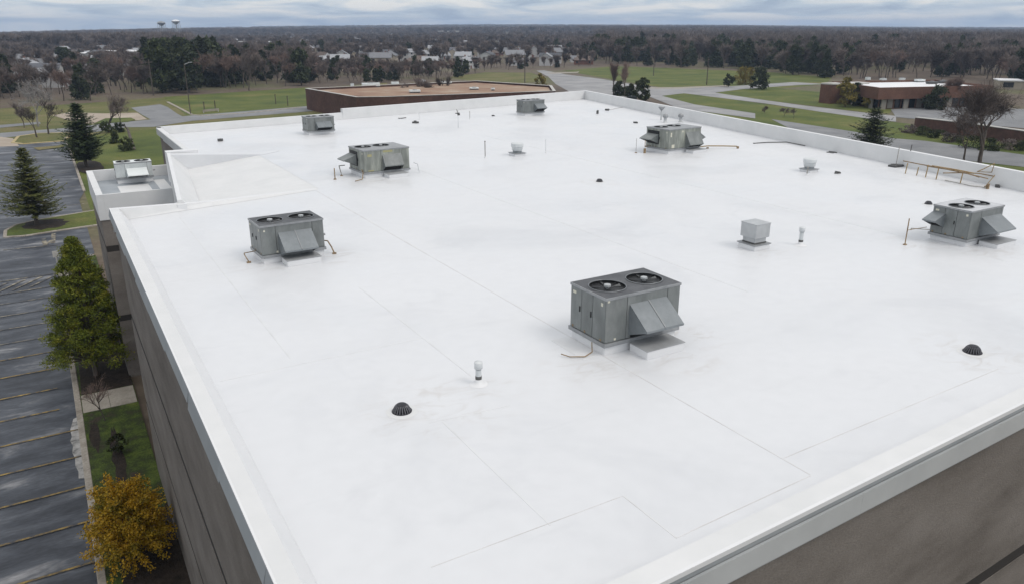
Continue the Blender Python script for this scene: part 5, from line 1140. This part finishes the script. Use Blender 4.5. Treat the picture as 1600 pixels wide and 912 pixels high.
# water towers
for k, (a, b) in enumerate(((252, 36.5), (274.5, 34.0))):
    d = ray(a, b); dd = 1350; s = dd / math.hypot(d.x, d.y); x, y, z = d.x * s, d.y * s, H + d.z * s; g = tz(x, y)
    t = empty('water_tower', (x, y, g)); tag(t, ('left one of two water towers on the horizon, dark tank on thin legs', 'right one of two water towers on the horizon, tank with a pale top')[k], 'water tower')
    hz_ = z - g
    MB().lathe([(0.5, hz_ - 4.5), (3.4, hz_ - 2.8), (5.6, hz_ - 0.6), (5.8, hz_ + 0.4)], 20).build('tank', M['clamp_dark'] if k == 0 else M['rail_metal'], t, True)
    MB().lathe([(5.8, hz_ + 0.4), (4.4, hz_ + 2.0), (0.01, hz_ + 3.0)], 20).build('tank_roof', M['rail_metal'] if k == 0 else M['white_roof'], t, True)
    MB().torus((0, 0, hz_ - 0.4), 6.3, 0.25, 20, 4).build('walkway', M['clamp_dark'], t)
    MB().tube((0, 0, 0), (0, 0, hz_ - 4), 0.9, n=10).build('riser', M['rail_metal'], t)
    for q in range(6):
        an = q * math.pi / 3; MB().tube((7 * math.cos(an), 7 * math.sin(an), 0), (5.2 * math.cos(an), 5.2 * math.sin(an), hz_ - 1), 0.3, n=5).build('leg', M['rail_metal'], t)

# ------------------------------------------------------------------ woods
EDGE = [(-500, 205), (-60, 174), (0, 168), (120, 160), (200, 155), (260, 150), (470, 138), (500, 135), (600, 131), (690, 126), (720, 121), (760, 113), (800, 111), (880, 107), (960, 103), (1050, 106), (1200, 114), (1290, 126), (1345, 125), (1480, 126), (1560, 131), (1600, 140), (1750, 160), (2300, 250)]
ex = [a for a, b in EDGE]; ey = [b for a, b in EDGE]
def ground_px(x, y):
    fw = -x * SH + y * CH; rx = x * CH + y * SH; zz = G - H
    cp, sp = math.cos(PITCH), math.sin(PITCH); zcx = fw * cp - zz * sp; yc = fw * sp + zz * cp
    return CX + F * rx / zcx, CY - F * yc / zcx
hgrid = {}
for q in HOUSES: hgrid.setdefault((int(q[0] // 20), int(q[1] // 20)), []).append(q)
def near_house(x, y, r):
    i, j = int(x // 20), int(y // 20)
    return any((x - q[0]) ** 2 + (y - q[1]) ** 2 < r * r for a in (-1, 0, 1) for b in (-1, 0, 1) for q in hgrid.get((i + a, j + b), ()))
fr = random.Random(3)
def evergreen_p(px, py, d):
    if 235 < px < 340 and py > 108: return 0.75
    if 340 < px < 480 and py > 120: return 0.20
    if 870 < px < 1300 and 96 < py: return 0.52
    if 900 < px < 1200 and 78 < py: return 0.22
    if 1300 <= px and py > 118: return 0.15
    if px < 200 and py > 125: return 0.20
    if 480 < px < 880 and py > 108: return 0.13
    return 0.07
pts = []
HEAD = -YAW
for r0, r1, sp_, in ((150, 330, 5.6), (330, 620, 7.5), (620, 1200, 10.5), (1200, 2600, 17), (2600, 4700, 30)):
    n = int(0.5 * 1.62 * (r1 ** 2 - r0 ** 2) / sp_ ** 2)
    for _ in range(n):
        d = math.sqrt(fr.uniform(r0 * r0, r1 * r1)); a = HEAD + fr.uniform(-0.81, 0.81); x, y = d * math.sin(a), d * math.cos(a)
        px, py = ground_px(x, y)
        if py > np.interp(px, ex, ey) - 0.5: continue
        sub = (300 < px < 930 and 57 < py < 113) or (55 < px < 230 and 86 < py < 125)
        if sub and fr.random() < (0.38 if py < 90 else 0.0): continue
        if 930 < px < 1110 and 98 < py < 110 and fr.random() < 0.5: continue
        if px < 235 and py > 118 and fr.random() < 0.25: continue
        if near_house(x, y, 8.0): continue
        if sub and (near_house(x * (1 + 13 / d), y * (1 + 13 / d), 8.5) or near_house(x * (1 + 24 / d), y * (1 + 24 / d), 7.0)) and fr.random() < 0.42: continue
        ev = fr.random() < evergreen_p(px, py, d)
        k = 1.0 if d < 620 else (1.15 if d < 1200 else (1.6 if d < 2600 else 2.6))
        big = 235 < px < 340 and py > 118
        hs = fr.uniform(0.7, 1.25) * k * (0.72 if sub and py < 104 else 1.0)
        if big: hs = min(1.25, hs * (1.2 if ev else 0.9))
        elif 480 < px < 890 and py > 99: hs = hs * 0.52
        elif px < 235 and py > 84: hs = min(0.95, hs * 0.74)
        elif py > 100: hs = min(hs, 1.02)
        pts.append((d, x, y, tz(x, y), ev, hs, fr.uniform(0, 6.28), px, py, k))
pts.sort()
# shapes: 12 m trees
bare_near = [bare(11.5, 200 + i, 5, 0.60, 0.045, 0.016, 0.235, nb=(2, 3), twigs=4, twl=0.11) for i in range(5)]
bare_far = [bare(11.5, 220 + i, 3, 0.75, 0.12, 0.016, 0.31, nb=(3, 4), twigs=6, twl=0.22) for i in range(4)]
ever_near = [clumpy(11.0, 3.7, 240 + i, 46, 60, 0.62, base=0.10, conic=0.25 if i < 3 else 0.75) for i in range(5)]
ever_far = [clumpy(11.0, 3.9, 250 + i, 26, 22, 1.2, base=0.08, conic=0.3) for i in range(3)]
def meshes(lst, nm, tm, cm): return [(a.mesh('trunk', M[tm]), b.mesh('crown', M[cm[i % len(cm)]])) for i, (a, b) in enumerate(lst)]
BN = meshes(bare_near, 'bare', 'bark', ['twigs', 'twigs', 'twigs_red', 'twigs', 'twigs']); EN = meshes(ever_near, 'ev', 'bark', ['needles_dark', 'needles_dark', 'shrub_green', 'needles_dark', 'needles_dark'])
ZONES = [(60, 'at the far left edge'), (130, 'behind the white-barked tree'), (180, 'behind the lawn bare trees'), (235, 'just left of the tallest evergreens'), (300, 'in the tallest evergreen clump'), (345, 'behind the lamp post'), (400, 'behind the lawn sign'), (445, 'behind the right part of the left lawn'), (500, 'just left of the gravel-roofed building'), (570, 'behind the left end of the gravel roof'), (640, 'behind the middle of the gravel roof'), (700, 'behind the gravel roof bare trees'), (770, 'behind the right end of the gravel roof'), (835, 'left of the roadside utility pole'), (890, 'where the far road ends'), (960, 'behind the left end of the far lawn'), (1025, 'behind the far lawn pole'), (1090, 'behind the middle of the far lawn'), (1150, 'behind the tan hedge'), (1215, 'behind the roadside round tree'), (1290, 'left of the brick building'), (1350, 'behind the left end of the brick building'), (1420, 'behind the brick building middle'), (1490, 'behind the brick building right end'), (9999, 'at the far right edge')]
def zone(px, py, d, hs, base):
    z = next(b for a, b in ZONES if px < a)
    size = 'tall ' if hs > 1.08 else ('low ' if hs < 0.86 else '')
    edge = np.interp(px, ex, ey)
    row = ', front row' if py > edge - 6 else (', second row' if py > edge - 12 else (', third row' if py > edge - 18 else ', deeper in'))
    return size + base + ' ' + z + row
cb = ce = 0; rest = []
for q in pts:
    d, x, y, z, ev, hs, rz, px, py, k = q
    vis = -40 < px < 1640
    if vis and ev and ce < 300:
        ce += 1; i = fr.randrange(5); tree('evergreen_tree', EN[i], None, None, (x, y, z), zone(px, py, d, hs, ('dark evergreen', 'dense dark evergreen', 'olive evergreen', 'pointed dark evergreen', 'narrow dark evergreen')[i]), 'evergreen tree', 'evergreen trees of the wood edge', rz, hs)
    elif vis and not ev and cb < 300:
        cb += 1; i = fr.randrange(5); tree('bare_tree', BN[i], None, None, (x, y, z), zone(px, py, d, hs, ('bare brown tree', 'forked bare tree', 'reddish bare tree', 'spreading bare tree', 'slim bare tree')[i]), 'bare tree', 'bare winter trees of the wood edge', rz, hs)
    else: rest.append(q)
# everything farther off: one mass of woods, grown on points
srcs = bpy.data.collections.new('woods_sources')
for i, (a, b) in enumerate(bare_far + bare_near[:2] + ever_far):
    nb_ = len(bare_far) + 2; mbj = MB(); mbj.v = list(a.v) + list(b.v); o_ = len(a.v); mbj.f = list(a.f) + [tuple(v + o_ for v in f) for f in b.f]
    me = mbj.mesh('woods_tree', M['bark']); me.materials.append(M['twigs'] if i < nb_ else M['needles_dark'])
    na = len(a.f); me.polygons.foreach_set('material_index', [0 if j < na else 1 for j in range(len(mbj.f))])
    srcs.objects.link(bpy.data.objects.new('s%02d' % i, me))
NBARE = len(bare_far)
wm = bpy.data.meshes.new('far_woods'); wm.from_pydata([(q[1], q[2], q[3]) for q in rest], [], [])
ai = wm.attributes.new('pick', 'INT', 'POINT'); ar = wm.attributes.new('turn', 'FLOAT', 'POINT'); asz = wm.attributes.new('size', 'FLOAT_VECTOR', 'POINT')
idx = []; sz = []
for q in rest:
    d, ev, hs, k = q[0], q[4], q[5], q[9]
    idx.append((NBARE + 2 + fr.randrange(3)) if ev else (fr.randrange(NBARE) if d > 420 else NBARE + fr.randrange(2)))
    v = hs / k * (1.0 if d < 1200 else 1.0)
    sz += [hs, hs, v * (1.0 if d < 620 else 1.08)]
ai.data.foreach_set('value', idx); ar.data.foreach_set('value', [q[6] for q in rest]); asz.data.foreach_set('vector', sz)
fo = tag(link('far_woods', wm), 'brown winter woods reaching to the horizon', 'woods', kind='stuff')
ng = bpy.data.node_groups.new('woods', 'GeometryNodeTree')
ng.interface.new_socket('Geometry', in_out='INPUT', socket_type='NodeSocketGeometry'); ng.interface.new_socket('Geometry', in_out='OUTPUT', socket_type='NodeSocketGeometry')
g = ng.nodes.new; l = ng.links.new
gi_, go_ = g('NodeGroupInput'), g('NodeGroupOutput'); ci = g('GeometryNodeCollectionInfo'); ci.inputs['Collection'].default_value = srcs
ci.inputs['Separate Children'].default_value = True; ci.inputs['Reset Children'].default_value = True
ip = g('GeometryNodeInstanceOnPoints'); ip.inputs['Pick Instance'].default_value = True
def attr(nm, ty):
    n_ = g('GeometryNodeInputNamedAttribute'); n_.data_type = ty; n_.inputs['Name'].default_value = nm; return n_.outputs['Attribute']
cx_ = g('ShaderNodeCombineXYZ'); l(attr('turn', 'FLOAT'), cx_.inputs[2])
e2r = g('FunctionNodeEulerToRotation'); l(cx_.outputs[0], e2r.inputs[0])
l(gi_.outputs[0], ip.inputs['Points']); l(ci.outputs[0], ip.inputs['Instance']); l(attr('pick', 'INT'), ip.inputs['Instance Index'])
l(e2r.outputs[0], ip.inputs['Rotation']); l(attr('size', 'FLOAT_VECTOR'), ip.inputs['Scale']); l(ip.outputs[0], go_.inputs[0])
fo.modifiers.new('woods', 'NODES').node_group = ng
print('woods points', len(rest), 'individual', cb, ce, 'houses', len(HOUSES))

# ------------------------------------------------------------------ haze
zlow = min(v[2] for v in gm.v) - 1.0
hz = MB().box(-7200, -7200, zlow, 7200, 7200, 60).mesh('haze', None)
hmt = bpy.data.materials.new('haze_air'); hmt.use_nodes = True; t_ = hmt.node_tree; t_.nodes.clear()
pv = t_.nodes.new('ShaderNodeVolumePrincipled'); pv.inputs['Color'].default_value = (0.58, 0.74, 1.0, 1); pv.inputs['Density'].default_value = 0.00019
ou = t_.nodes.new('ShaderNodeOutputMaterial'); t_.links.new(pv.outputs[0], ou.inputs['Volume'])
hz.materials.append(hmt)
tag(link('haze', hz), kind='stuff')
